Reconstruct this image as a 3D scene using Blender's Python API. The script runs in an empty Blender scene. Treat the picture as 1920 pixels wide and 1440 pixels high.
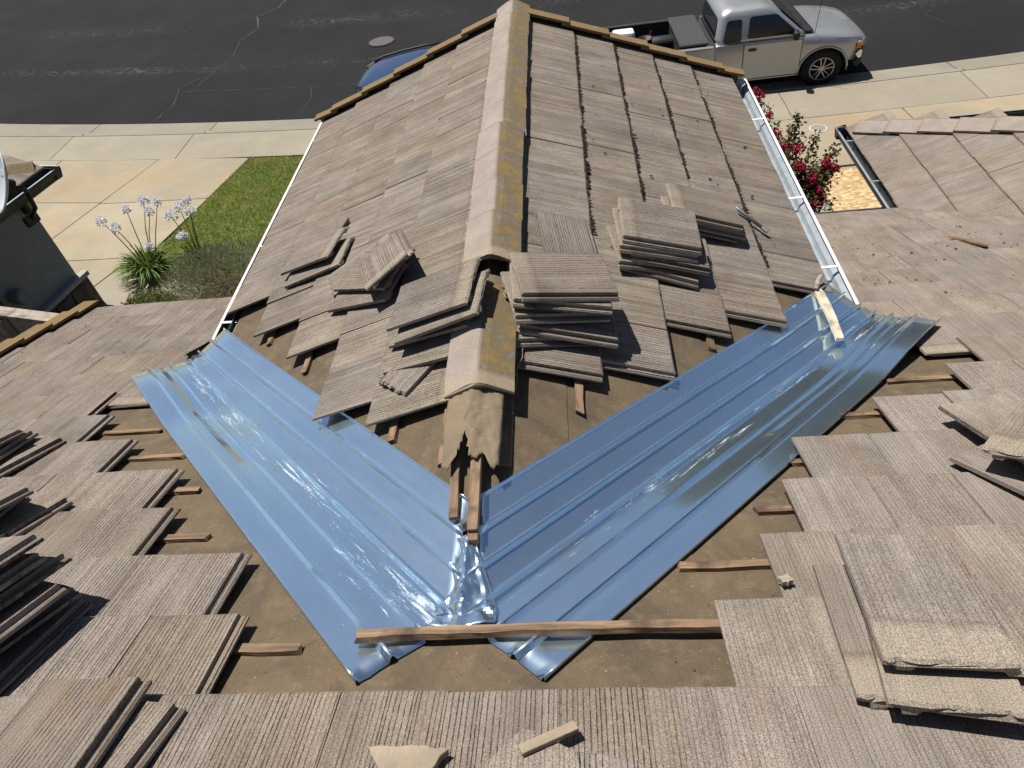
import bpy, bmesh, math, random
from mathutils import Vector, Matrix, noise
R = math.radians
scene = bpy.context.scene
col = scene.collection
random.seed(7)

# ------------------------------------------------------------------ camera
CAM_LOC = Vector((0.4832, -1.1095, 2.2583))
CR = Vector((0.99237025, 0.03223495, -0.11900503))
CU = Vector((0.06112067, 0.70964706, 0.70190122))
CF = Vector((-0.10707731, 0.70381955, -0.7022624))
cam = bpy.data.cameras.new('camera')
cam.sensor_width = 36
cam.lens = 36 * 1313.32 / 1920
cam.clip_start = 0.05
cam.clip_end = 900
camo = bpy.data.objects.new('camera', cam)
m3 = Matrix((CR, CU, -CF)).transposed()
camo.matrix_world = Matrix.Translation(CAM_LOC) @ m3.to_4x4()
col.objects.link(camo)
scene.camera = camo

# ------------------------------------------------------------------ sky, sun, exposure
SUN_EL, SUN_AZ = 65, -48
world = bpy.data.worlds.new('World')
scene.world = world
world.use_nodes = True
wn = world.node_tree.nodes
wl = world.node_tree.links
sky = wn.new('ShaderNodeTexSky')
sky.sky_type = 'NISHITA'
sky.sun_disc = False
sky.sun_elevation = R(SUN_EL)
sky.sun_rotation = R(SUN_AZ)
sky.air_density = 0.9
sky.altitude = 1200
sky.dust_density = 2.0
sky.ozone_density = 1.2
wl.new(sky.outputs[0], wn['Background'].inputs[0])
wn['Background'].inputs[1].default_value = 0.05
sun = bpy.data.lights.new('sun', 'SUN')
sun.energy = 5.0
sun.angle = R(0.5)
sun.color = (1.0, 0.96, 0.89)
suno = bpy.data.objects.new('sun', sun)
sd = Vector((math.sin(R(SUN_AZ)) * math.cos(R(SUN_EL)), math.cos(R(SUN_AZ)) * math.cos(R(SUN_EL)), math.sin(R(SUN_EL))))
suno.rotation_euler = sd.to_track_quat('Z', 'Y').to_euler()
suno.location = (-10, 5, 20)
col.objects.link(suno)
vs = scene.view_settings
vs.view_transform = 'Standard'
vs.look = 'None'
vs.exposure = 0.45
vs.gamma = 1.0
vs.use_curve_mapping = False
scene.render.resolution_x = 1024
scene.render.resolution_y = 768

# ------------------------------------------------------------------ helpers
WM = {}

def link(o, parent=None, mat=None):
    """link an object with world matrix mat under parent"""
    mat = mat if mat is not None else Matrix.Identity(4)
    col.objects.link(o)
    WM[o.name] = mat.copy()
    if parent is not None:
        o.parent = parent
        o.matrix_basis = WM[parent.name].inverted() @ mat
    else:
        o.matrix_basis = mat
    return o

def tag(o, label, cat, group=None, kind=None):
    if label: o['label'] = label
    if cat: o['category'] = cat
    if group: o['group'] = group
    if kind: o['kind'] = kind
    return o

def empty(name, loc):
    o = bpy.data.objects.new(name, None)
    o.empty_display_size = 0.2
    return link(o, None, Matrix.Translation(Vector(loc)))

def place(name, mesh, parent=None, mat=None):
    return link(bpy.data.objects.new(name, mesh), parent, mat)

class MB:
    def __init__(s):
        s.v = []; s.f = []; s.uv = None
    def add(s, vs, fs):
        o = len(s.v)
        s.v += [tuple(p) for p in vs]
        s.f += [tuple(i + o for i in f) for f in fs]
        return s
    def box(s, c, d, mat=None):
        x, y, z = [k / 2 for k in d]
        vs = [Vector((a * x, b * y, e * z)) for e in (-1, 1) for b in (-1, 1) for a in (-1, 1)]
        if mat is not None: vs = [mat @ p for p in vs]
        c = Vector(c)
        return s.add([p + c for p in vs], [(0, 2, 3, 1), (4, 5, 7, 6), (0, 1, 5, 4), (2, 6, 7, 3), (0, 4, 6, 2), (1, 3, 7, 5)])
    def prism(s, poly, vec):
        """extrude a polygon (list of points, counter-clockwise seen from vec) by vec"""
        n = len(poly); vec = Vector(vec)
        poly = [Vector(p) for p in poly]
        return s.add(poly + [p + vec for p in poly],
                     [tuple(range(n - 1, -1, -1)), tuple(range(n, 2 * n))] + [(i, (i + 1) % n, n + (i + 1) % n, n + i) for i in range(n)])
    def tube(s, pts, r, n=8, cap=True):
        pts = [Vector(p) for p in pts]
        rs = r if isinstance(r, (list, tuple)) else [r] * len(pts)
        vs = []; fs = []
        a = None
        for i, p in enumerate(pts):
            t = (pts[min(i + 1, len(pts) - 1)] - pts[max(i - 1, 0)]).normalized()
            if a is None:
                a = t.orthogonal().normalized()
            a = (a - t * a.dot(t)).normalized()
            b = t.cross(a)
            for k in range(n):
                w = 2 * math.pi * k / n
                vs.append(p + (a * math.cos(w) + b * math.sin(w)) * rs[i])
        for i in range(len(pts) - 1):
            for k in range(n):
                fs.append((i * n + k, i * n + (k + 1) % n, (i + 1) * n + (k + 1) % n, (i + 1) * n + k))
        if cap:
            fs.append(tuple(range(n - 1, -1, -1)))
            fs.append(tuple((len(pts) - 1) * n + k for k in range(n)))
        return s.add(vs, fs)
    def sweep(s, prof, rings, closed=True, caps=True):
        """rings: list of functions/lists already in 3D: list of list of points"""
        n = len(rings[0]); vs = [p for r in rings for p in r]; fs = []
        for i in range(len(rings) - 1):
            for k in range(n if closed else n - 1):
                fs.append((i * n + k, i * n + (k + 1) % n, (i + 1) * n + (k + 1) % n, (i + 1) * n + k))
        if caps and closed:
            fs.append(tuple(range(n - 1, -1, -1)))
            fs.append(tuple((len(rings) - 1) * n + k for k in range(n)))
        return s.add(vs, fs)
    def lathe(s, prof, c=(0, 0, 0), axis='z', n=24, caps=True):
        vs = []; fs = []
        c = Vector(c)
        for (r, h) in prof:
            for k in range(n):
                w = 2 * math.pi * k / n
                a, b = r * math.cos(w), r * math.sin(w)
                vs.append(c + (Vector((a, b, h)) if axis == 'z' else Vector((b, h, a)) if axis == 'y' else Vector((h, a, b))))
        for i in range(len(prof) - 1):
            for k in range(n):
                fs.append((i * n + k, i * n + (k + 1) % n, (i + 1) * n + (k + 1) % n, (i + 1) * n + k))
        if caps:
            fs.append(tuple(range(n - 1, -1, -1)))
            fs.append(tuple((len(prof) - 1) * n + k for k in range(n)))
        return s.add(vs, fs)
    def mesh(s, name, mat, smooth=False, fix=True):
        me = bpy.data.meshes.new(name)
        me.from_pydata(s.v, [], s.f)
        if fix:
            bm = bmesh.new(); bm.from_mesh(me)
            bmesh.ops.recalc_face_normals(bm, faces=bm.faces)
            bm.to_mesh(me); bm.free()
        if mat is not None: me.materials.append(mat)
        if smooth:
            me.polygons.foreach_set('use_smooth', [True] * len(me.polygons))
        me.update()
        return me
    def build(s, name, mat, parent=None, m=None, smooth=False, fix=True, bevel=0, sub=0):
        o = place(name, s.mesh(name, mat, smooth, fix), parent, m)
        if bevel:
            b = o.modifiers.new('bevel', 'BEVEL'); b.width = bevel; b.segments = 2; b.limit_method = 'ANGLE'; b.angle_limit = R(35)
        if sub:
            b = o.modifiers.new('sub', 'SUBSURF'); b.levels = sub; b.render_levels = sub
        return o

def structure(o):
    o['kind'] = 'structure'
    return o

# ------------------------------------------------------------------ materials
def nd(nt, typ, ins=None, **props):
    n = nt.nodes.new(typ)
    for k, v in props.items(): setattr(n, k, v)
    for k, v in (ins or {}).items():
        s = n.inputs[k]
        if isinstance(v, bpy.types.NodeSocket): nt.links.new(v, s)
        else: s.default_value = v
    return n

def material(name):
    m = bpy.data.materials.new(name); m.use_nodes = True
    return m, m.node_tree, m.node_tree.nodes['Principled BSDF']

def c4(c): return (c[0], c[1], c[2], 1)

def ramp(nt, fac, stops):
    n = nt.nodes.new('ShaderNodeValToRGB')
    nt.links.new(fac, n.inputs[0])
    e = n.color_ramp.elements
    while len(e) < len(stops): e.new(0.5)
    for k, (p, c) in enumerate(stops):
        e[k].position = p
        e[k].color = c4(c) if hasattr(c, '__len__') else (c, c, c, 1)
    return n.outputs[0]

def mix(nt, f, a, b, mode='MIX'):
    n = nt.nodes.new('ShaderNodeMix'); n.data_type = 'RGBA'; n.blend_type = mode
    for s, v in ((n.inputs[0], f), (n.inputs[6], a), (n.inputs[7], b)):
        if isinstance(v, bpy.types.NodeSocket): nt.links.new(v, s)
        elif hasattr(v, '__len__'): s.default_value = c4(v)
        else: s.default_value = v
    return n.outputs[2]

def mth(nt, op, a, b=0.0, c=None, clamp=False):
    n = nt.nodes.new('ShaderNodeMath'); n.operation = op; n.use_clamp = clamp
    for i, v in enumerate((a, b) if c is None else (a, b, c)):
        if isinstance(v, bpy.types.NodeSocket): nt.links.new(v, n.inputs[i])
        else: n.inputs[i].default_value = v
    return n.outputs[0]

def mapped(nt, src='Object', scale=(1, 1, 1), off=None):
    tc = nt.nodes.new('ShaderNodeTexCoord')
    mp = nt.nodes.new('ShaderNodeMapping')
    nt.links.new(tc.outputs[src], mp.inputs[0])
    mp.inputs['Scale'].default_value = scale
    if off is not None:
        if isinstance(off, bpy.types.NodeSocket): nt.links.new(off, mp.inputs['Location'])
        else: mp.inputs['Location'].default_value = off
    return mp.outputs[0]

def noi(nt, vec, scale, detail=3, rough=0.55, dist=0.0):
    n = nd(nt, 'ShaderNodeTexNoise', {'Vector': vec, 'Scale': scale, 'Detail': detail, 'Roughness': rough, 'Distortion': dist})
    return n.outputs[0]

def bump(nt, bsdf, h, strength=0.5, dist=0.01, prev=None):
    b = nd(nt, 'ShaderNodeBump', {'Height': h, 'Strength': strength, 'Distance': dist})
    if prev is not None: nt.links.new(prev, b.inputs['Normal'])
    nt.links.new(b.outputs[0], bsdf.inputs['Normal'])
    return b.outputs[0]

def obj_random(nt):
    return nt.nodes.new('ShaderNodeObjectInfo').outputs['Random']

def plain(name, c, rough=0.6, metal=0.0, var=0.12, vs_=12.0, spec=0.4, coat=0.0, bmp=0.0, bs=60):
    m, nt, b = material(name)
    v = mapped(nt)
    n = noi(nt, v, vs_, 4)
    f = ramp(nt, n, [(0.3, 1 - var), (0.7, 1 + var * 0.6)])
    nt.links.new(mix(nt, 1.0, c, f, 'MULTIPLY'), b.inputs['Base Color'])
    b.inputs['Roughness'].default_value = rough
    b.inputs['Metallic'].default_value = metal
    b.inputs['Specular IOR Level'].default_value = spec
    if coat: b.inputs['Coat Weight'].default_value = coat; b.inputs['Coat Roughness'].default_value = 0.05
    if bmp: bump(nt, b, noi(nt, v, bs, 4), bmp, 0.01)
    return m

TILE_L, TILE_W, TILE_T = 0.50, 0.326, 0.026

def tile_material(name, base=(0.207, 0.172, 0.141), lichen=0.0, pale=True, groove=1.0, grain=1.0, src='Object', streak=0.35):
    """combed concrete tile: grooves run along local y; the unweathered head is pale"""
    m, nt, b = material(name)
    rnd = obj_random(nt)
    off = nd(nt, 'ShaderNodeCombineXYZ', {0: mth(nt, 'MULTIPLY', rnd, 37.0), 1: mth(nt, 'MULTIPLY', rnd, 91.0), 2: mth(nt, 'MULTIPLY', rnd, 13.0)}).outputs[0]
    tc = nt.nodes.new('ShaderNodeTexCoord').outputs[src]
    o = nd(nt, 'ShaderNodeVectorMath', {0: tc, 1: off}, operation='ADD').outputs[0]
    def mp(sc):
        q = nt.nodes.new('ShaderNodeMapping'); nt.links.new(o, q.inputs[0]); q.inputs['Scale'].default_value = sc
        return q.outputs[0]
    # grooves: irregularly spaced straight lines, broken and pitted along their length
    sx = nd(nt, 'ShaderNodeSeparateXYZ', {0: o}).outputs[0]
    vor = nd(nt, 'ShaderNodeTexVoronoi', {'W': mth(nt, 'MULTIPLY', sx, 66.0), 'Scale': 1.0, 'Randomness': 0.9}, voronoi_dimensions='1D', feature='DISTANCE_TO_EDGE').outputs['Distance']
    brk = noi(nt, mp((170, 30, 20)), 1.0, 2, 0.75)
    gsum = mth(nt, 'MULTIPLY', mth(nt, 'ADD', mth(nt, 'SUBTRACT', vor, 0.015), mth(nt, 'MULTIPLY', mth(nt, 'SUBTRACT', brk, 0.46), 0.42 if groove > 0.7 else 0.30)), 7.5, clamp=True)
    band = noi(nt, mp((16, 0.5, 0.3)), 1.0, 2, 0.6)
    gsum = mth(nt, 'MAXIMUM', gsum, mth(nt, 'MULTIPLY', ramp(nt, band, [(0.50, 0), (0.62, 1)]), 0.75))
    grn = noi(nt, mp((1, 1, 1)), 290, 1, 0.8)
    big = noi(nt, mp((1, 0.6, 1)), 5.0, 2, 0.6)
    # colour
    c = mix(nt, ramp(nt, big, [(0.32, 0), (0.68, 1)]), [k * 0.82 for k in base], [k * 1.12 for k in base])
    stk = noi(nt, mp((34, 0.7, 0.3)), 1.0, 2, 0.65)
    c = mix(nt, streak, c, mix(nt, 1.0, c, ramp(nt, stk, [(0.30, 0.55), (0.50, 1.0), (0.70, 1.32)]), 'MULTIPLY'))
    tint = nd(nt, 'ShaderNodeHueSaturation', {'Hue': mth(nt, 'ADD', 0.494, mth(nt, 'MULTIPLY', rnd, 0.012)),
              'Saturation': mth(nt, 'ADD', 0.85, mth(nt, 'MULTIPLY', rnd, 0.3)),
              'Value': mth(nt, 'ADD', 0.93, mth(nt, 'MULTIPLY', mth(nt, 'FRACT', mth(nt, 'MULTIPLY', rnd, 7.3)), 0.14)), 'Color': c}).outputs[0]
    pink = noi(nt, mp((3, 1.6, 1)), 2.0, 3)
    tint = mix(nt, mth(nt, 'MULTIPLY', ramp(nt, mth(nt, 'ADD', mth(nt, 'MULTIPLY', pink, 0.7), mth(nt, 'MULTIPLY', brk, 0.3)), [(0.60, 0), (0.66, 1)]), 0.5), tint, (0.19, 0.125, 0.045))
    c = mix(nt, mth(nt, 'MULTIPLY', ramp(nt, pink, [(0.50, 0), (0.7, 1)]), 0.35), tint, (0.175, 0.125, 0.108))
    c = mix(nt, mth(nt, 'MULTIPLY', mth(nt, 'SUBTRACT', 1.0, gsum), 0.84 * groove, clamp=True), c, (0.024, 0.019, 0.015))
    if pale:
        y = nd(nt, 'ShaderNodeSeparateXYZ', {0: tc}).outputs[1]
        wob = mth(nt, 'ADD', y, mth(nt, 'MULTIPLY', noi(nt, mp((1, 1, 1)), 14, 3), 0.05))
        pm = mth(nt, 'SMOOTH_MIN', 1.0, mth(nt, 'MULTIPLY', mth(nt, 'SUBTRACT', wob, TILE_L - 0.075), 22.0, clamp=True), 0.05)
        edge = mth(nt, 'SUBTRACT', 1.0, mth(nt, 'MULTIPLY', mth(nt, 'ABSOLUTE', mth(nt, 'SUBTRACT', wob, TILE_L - 0.072)), 55.0), clamp=True)
        c = mix(nt, mth(nt, 'MULTIPLY', edge, 0.45), c, (0.13, 0.085, 0.055))
        pc = mix(nt, noi(nt, mp((30, 3, 3)), 1.0, 3), (0.31, 0.262, 0.20), (0.22, 0.185, 0.145))
        c = mix(nt, mth(nt, 'MULTIPLY', pm, 0.8), c, pc)
    gr = ramp(nt, grn, [(0.30, 0.50), (0.50, 1.0), (0.70, 1.65)])
    c = mix(nt, 0.85 * grain, c, mix(nt, 1.0, c, gr, 'MULTIPLY'))
    dark = noi(nt, mp((1, 1, 1)), 2.2, 3, 0.65)
    c = mix(nt, mth(nt, 'MULTIPLY', ramp(nt, dark, [(0.56, 0), (0.75, 1)]), 0.35), c, (0.075, 0.066, 0.055))
    if lichen:
        li = noi(nt, mp((1, 1, 1)), 9.0, 5, 0.7)
        li2 = noi(nt, mp((1, 1, 1)), 60.0, 3, 0.7)
        lm = ramp(nt, mth(nt, 'ADD', mth(nt, 'MULTIPLY', li, 0.8), mth(nt, 'MULTIPLY', li2, 0.3)), [(0.62 - 0.25 * lichen, 0), (0.78 - 0.25 * lichen, 1)])
        lc = mix(nt, li2, (0.20, 0.125, 0.040), (0.15, 0.108, 0.055))
        c = mix(nt, mth(nt, 'MULTIPLY', lm, 0.85), c, lc)
    nt.links.new(c, b.inputs['Base Color'])
    b.inputs['Roughness'].default_value = 0.92
    b.inputs['Specular IOR Level'].default_value = 0.2
    n1 = bump(nt, b, gsum, 0.75 * groove, 0.006)
    bump(nt, b, grn, 0.5, 0.003, n1)
    return m

M_TILE = tile_material('tile_combed')
M_TILE_OLD = tile_material('tile_loose', (0.209, 0.176, 0.146), groove=1.0)
M_TILE_GAB = tile_material('tile_gable', (0.211, 0.178, 0.146), groove=1.0, streak=0.6)
M_TILE_FLAT = tile_material('tile_sanded', (0.211, 0.178, 0.148), groove=0.5, grain=1.2)
M_TILE_STUFF = tile_material('tile_far', (0.211, 0.180, 0.150), groove=0.45, pale=False)
M_RAKE = tile_material('tile_lichen', (0.20, 0.155, 0.11), lichen=1.0, pale=False, groove=0.4)
M_CAP = tile_material('cap_sanded', (0.34, 0.285, 0.25), pale=False, groove=0.0, grain=1.2)
M_FRAG = plain('tile_underside', (0.29, 0.235, 0.17), 0.9, var=0.25, vs_=9, bmp=0.4)

def cap_material():
    """ridge cap: lichen has settled on the +x face"""
    m, nt, b = material('ridge_cap')
    tc = nt.nodes.new('ShaderNodeTexCoord').outputs['Object']
    rnd = obj_random(nt)
    off = nd(nt, 'ShaderNodeCombineXYZ', {0: 0.0, 1: mth(nt, 'MULTIPLY', rnd, 60.0), 2: 0.0}).outputs[0]
    o = nd(nt, 'ShaderNodeVectorMath', {0: tc, 1: off}, operation='ADD').outputs[0]
    grn = noi(nt, o, 300, 1, 0.8)
    big = noi(nt, o, 6, 3)
    c = mix(nt, ramp(nt, big, [(0.3, 0), (0.7, 1)]), (0.235, 0.195, 0.165), (0.30, 0.255, 0.22))
    sep = nd(nt, 'ShaderNodeSeparateXYZ', {0: tc})
    x, y = sep.outputs[0], sep.outputs[1]
    l1 = noi(nt, o, 10, 5, 0.7); l2 = noi(nt, o, 70, 3, 0.7)
    lm = mth(nt, 'ADD', mth(nt, 'MULTIPLY', l1, 1.1), mth(nt, 'MULTIPLY', l2, 0.5))
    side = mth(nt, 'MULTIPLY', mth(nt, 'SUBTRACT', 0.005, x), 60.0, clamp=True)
    lm = mth(nt, 'MULTIPLY', side, ramp(nt, lm, [(0.52, 0), (0.80, 1)]))
    lc = mix(nt, ramp(nt, l1, [(0.45, 0), (0.62, 1)]), (0.115, 0.092, 0.055), (0.21, 0.135, 0.035))
    jn = mth(nt, 'SUBTRACT', 1.0, mth(nt, 'MULTIPLY', mth(nt, 'ABSOLUTE', y), 28.0), clamp=True)
    c = mix(nt, mth(nt, 'MULTIPLY', jn, 0.5), c, (0.12, 0.095, 0.075))
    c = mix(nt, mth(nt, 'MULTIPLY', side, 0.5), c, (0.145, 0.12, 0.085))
    c = mix(nt, mth(nt, 'MULTIPLY', lm, 0.9), c, lc)
    pm = mth(nt, 'MULTIPLY', mth(nt, 'SUBTRACT', mth(nt, 'ADD', y, mth(nt, 'MULTIPLY', l1, 0.05)), 0.36), 30.0, clamp=True)
    c = mix(nt, mth(nt, 'MULTIPLY', pm, 0.75), c, (0.30, 0.24, 0.17))
    c = mix(nt, 0.9, c, mix(nt, 1.0, c, ramp(nt, grn, [(0.3, 0.6), (0.5, 1.0), (0.72, 1.4)]), 'MULTIPLY'))
    nt.links.new(c, b.inputs['Base Color'])
    b.inputs['Roughness'].default_value = 0.95
    bump(nt, b, grn, 0.6, 0.004)
    return m
M_RIDGE = cap_material()

def felt_material(name, c1=(0.128, 0.089, 0.047), c2=(0.060, 0.044, 0.027)):
    m, nt, b = material(name)
    v = mapped(nt)
    n = noi(nt, v, 2.8, 6, 0.7, 0.9)
    n2 = noi(nt, v, 14, 5, 0.7)
    n3 = noi(nt, v, 240, 2, 0.7)
    c = mix(nt, ramp(nt, n, [(0.30, 0), (0.70, 1)]), c1, c2)
    c = mix(nt, mth(nt, 'MULTIPLY', ramp(nt, n2, [(0.52, 0), (0.72, 1)]), 0.5), c, (0.165, 0.125, 0.078))
    st = noi(nt, v, 5.0, 4, 0.6, 1.5)
    c = mix(nt, mth(nt, 'MULTIPLY', ramp(nt, st, [(0.60, 0), (0.68, 1)]), 0.55), c, (0.062, 0.042, 0.026))
    sp = noi(nt, v, 90, 2, 0.5)
    c = mix(nt, mth(nt, 'MULTIPLY', ramp(nt, sp, [(0.70, 0), (0.76, 1)]), 0.6), c, (0.40, 0.33, 0.24))
    c = mix(nt, 0.7, c, mix(nt, 1.0, c, ramp(nt, n3, [(0.3, 0.75), (0.7, 1.25)]), 'MULTIPLY'))
    nt.links.new(c, b.inputs['Base Color'])
    b.inputs['Roughness'].default_value = 0.85
    p = bump(nt, b, n, 0.6, 0.02)
    bump(nt, b, n2, 0.25, 0.008, p)
    return m
M_FELT = felt_material('felt_underlay')
M_FELT_FLAP = felt_material('felt_flap', (0.20, 0.15, 0.096), (0.13, 0.095, 0.06))

def wood_material(name, c1, c2, axis=0):
    m, nt, b = material(name)
    rnd = obj_random(nt)
    sc = [40, 40, 40]; sc[axis] = 2.5
    off = nd(nt, 'ShaderNodeCombineXYZ', {0: mth(nt, 'MULTIPLY', rnd, 31.0), 1: rnd, 2: rnd}).outputs[0]
    v = mapped(nt, 'Object', tuple(sc), off)
    n = noi(nt, v, 1.0, 5, 0.65, 0.4)
    w = mapped(nt)
    k = noi(nt, w, 9, 4)
    c = mix(nt, ramp(nt, n, [(0.32, 0), (0.66, 1)]), c1, c2)
    c = mix(nt, mth(nt, 'MULTIPLY', ramp(nt, k, [(0.48, 0), (0.66, 1)]), 0.75), c, [x * 0.45 for x in c1])
    nt.links.new(c, b.inputs['Base Color'])
    b.inputs['Roughness'].default_value = 0.8
    bump(nt, b, n, 0.6, 0.004)
    return m
M_BATTEN = wood_material('batten_wood', (0.085, 0.052, 0.03), (0.28, 0.18, 0.105))
M_BATTEN_Y = wood_material('batten_wood_long', (0.10, 0.06, 0.034), (0.28, 0.178, 0.104), 1)
M_SCRAP = wood_material('pale_scrap_wood', (0.46, 0.38, 0.27), (0.66, 0.58, 0.45), 1)
M_GREYWOOD = wood_material('weathered_wood', (0.20, 0.165, 0.13), (0.36, 0.31, 0.25), 0)

def galv_material():
    """galvanised sheet: UV x = distance from the valley centre, UV y = distance along the valley"""
    m, nt, b = material('galvanised_sheet')
    uv = nt.nodes.new('ShaderNodeTexCoord').outputs['UV']
    def mp(sc):
        q = nt.nodes.new('ShaderNodeMapping'); nt.links.new(uv, q.inputs[0]); q.inputs['Scale'].default_value = sc
        return q.outputs[0]
    sep = nd(nt, 'ShaderNodeSeparateXYZ', {0: uv})
    t, u = sep.outputs[0], sep.outputs[1]
    n1 = noi(nt, mp((1, 1, 1)), 3.0, 4)
    n2 = noi(nt, mp((34, 2.6, 1)), 1.0, 5, 0.75, 0.9)
    n3 = noi(nt, mp((9, 1.4, 1)), 1.0, 4, 0.7, 0.5)
    n4 = noi(nt, mp((160, 60, 1)), 1.0, 3, 0.7)
    at = mth(nt, 'ABSOLUTE', mth(nt, 'ADD', t, 0.05))
    band = mth(nt, 'SUBTRACT', 1.0, mth(nt, 'MULTIPLY', at, 5.0), clamp=True)
    scf = mth(nt, 'ADD', mth(nt, 'MULTIPLY', n2, 0.55), mth(nt, 'ADD', mth(nt, 'MULTIPLY', n3, 0.35), mth(nt, 'MULTIPLY', n4, 0.16)))
    left = mth(nt, 'MULTIPLY', mth(nt, 'LESS_THAN', u, 6.0), 0.03)
    sm = ramp(nt, mth(nt, 'ADD', mth(nt, 'ADD', scf, left), mth(nt, 'MULTIPLY', band, 0.10)), [(0.68, 0), (0.77, 1)])
    spk = mth(nt, 'MULTIPLY', ramp(nt, noi(nt, mp((240, 130, 1)), 1.0, 2, 0.6), [(0.73, 0), (0.77, 1)]), ramp(nt, n3, [(0.5, 0), (0.6, 1)]))
    sm = mth(nt, 'MAXIMUM', mth(nt, 'MULTIPLY', sm, 0.75), mth(nt, 'MULTIPLY', spk, 0.6))
    tanm = mth(nt, 'MULTIPLY', ramp(nt, n1, [(0.5, 0), (0.75, 1)]), band)
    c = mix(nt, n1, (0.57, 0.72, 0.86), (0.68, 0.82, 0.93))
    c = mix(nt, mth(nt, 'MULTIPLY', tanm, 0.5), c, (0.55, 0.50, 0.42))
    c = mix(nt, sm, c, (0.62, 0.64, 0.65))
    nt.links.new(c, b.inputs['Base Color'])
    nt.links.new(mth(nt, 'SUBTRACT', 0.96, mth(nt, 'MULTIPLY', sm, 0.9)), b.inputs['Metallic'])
    dirt = noi(nt, mp((14, 2.0, 1)), 1.0, 5, 0.7)
    r = mth(nt, 'ADD', mth(nt, 'MULTIPLY', dirt, 0.13), 0.02)
    nt.links.new(mth(nt, 'ADD', r, mth(nt, 'MULTIPLY', sm, 0.7)), b.inputs['Roughness'])
    bn = bump(nt, b, noi(nt, mp((3, 0.8, 1)), 1.0, 1), 0.02, 0.02)
    # spangled zinc: a second, broad lobe
    g2 = nd(nt, 'ShaderNodeBsdfAnisotropic', {'Color': c, 'Roughness': 0.46, 'Normal': bn})
    mx = nd(nt, 'ShaderNodeMixShader', {0: mth(nt, 'ADD', 0.04, mth(nt, 'MULTIPLY', dirt, 0.16)), 1: b.outputs[0], 2: g2.outputs[0]})
    nt.links.new(mx.outputs[0], nt.nodes['Material Output'].inputs[0])
    return m
M_GALV = galv_material()
M_GUTTER = plain('gutter_galvanised', (0.40, 0.44, 0.47), 0.42, 0.5, var=0.2, vs_=9)
M_WHITE = plain('white_paint', (0.66, 0.67, 0.68), 0.4, var=0.08)
M_BLACKMETAL = plain('dark_metal', (0.022, 0.022, 0.024), 0.45, 0.0, var=0.3)
M_GUTDARK = plain('gutter_dark_green', (0.055, 0.062, 0.058), 0.4, var=0.2)
M_STUCCO = plain('stucco_grey', (0.26, 0.275, 0.27), 0.9, var=0.1, vs_=6, bmp=0.3, bs=120)
M_STONE = plain('stone_veneer', (0.10, 0.08, 0.065), 0.9, var=0.5, vs_=8, bmp=0.8, bs=12)
M_MOSS = plain('moss', (0.030, 0.022, 0.014), 1.0, var=0.4, vs_=40)
M_IRON = plain('cast_iron', (0.09, 0.075, 0.07), 0.8, var=0.3, vs_=40)

def asphalt_material():
    m, nt, b = material('asphalt')
    v = mapped(nt)
    g = noi(nt, v, 150, 3, 0.8)
    n = noi(nt, v, 0.5, 5, 0.6)
    c = mix(nt, ramp(nt, n, [(0.3, 0), (0.7, 1)]), (0.016, 0.016, 0.0172), (0.023, 0.0228, 0.0237))
    c = mix(nt, 0.8, c, mix(nt, 1.0, c, ramp(nt, g, [(0.3, 0.65), (0.7, 1.4)]), 'MULTIPLY'))
    # worn wheel tracks where pale aggregate shows
    sep = nd(nt, 'ShaderNodeSeparateXYZ', {0: v})
    yy = mth(nt, 'SUBTRACT', sep.outputs[1], mth(nt, 'ADD', mth(nt, 'MULTIPLY', mth(nt, 'MULTIPLY', sep.outputs[0], sep.outputs[0]), 0.0081), mth(nt, 'MULTIPLY', sep.outputs[0], -0.0573)))
    def track(y0, w):
        return mth(nt, 'SUBTRACT', 1.0, mth(nt, 'MULTIPLY', mth(nt, 'ABSOLUTE', mth(nt, 'SUBTRACT', yy, y0)), 1.0 / w), clamp=True)
    tr = mth(nt, 'MAXIMUM', track(17.55, 0.5), track(14.77, 0.3))
    vs2 = mapped(nt, 'Object', (7, 30, 1))
    ch = noi(nt, vs2, 1.0, 4, 0.75)
    lg = noi(nt, v, 0.35, 3)
    f = mth(nt, 'MULTIPLY', tr, ramp(nt, mth(nt, 'ADD', ch, mth(nt, 'MULTIPLY', lg, 0.3)), [(0.72, 0), (0.82, 1)]))
    ff = mth(nt, 'MULTIPLY', ramp(nt, noi(nt, mapped(nt, 'Object', (20, 60, 1)), 1.0, 2), [(0.78, 0), (0.82, 1)]), 0.35)
    c = mix(nt, mth(nt, 'MAXIMUM', mth(nt, 'MULTIPLY', f, 0.6), ff), c, (0.19, 0.17, 0.15))
    nt.links.new(c, b.inputs['Base Color'])
    b.inputs['Roughness'].default_value = 0.95
    b.inputs['Specular IOR Level'].default_value = 0.12
    bump(nt, b, g, 0.4, 0.004)
    return m
M_ASPHALT = asphalt_material()
M_CRACK = plain('crack_filler', (0.075, 0.069, 0.062), 0.95, var=0.5, vs_=14)
M_CRACKD = plain('crack_dark', (0.011, 0.011, 0.0115), 0.95, var=0.4, vs_=14)

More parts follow.
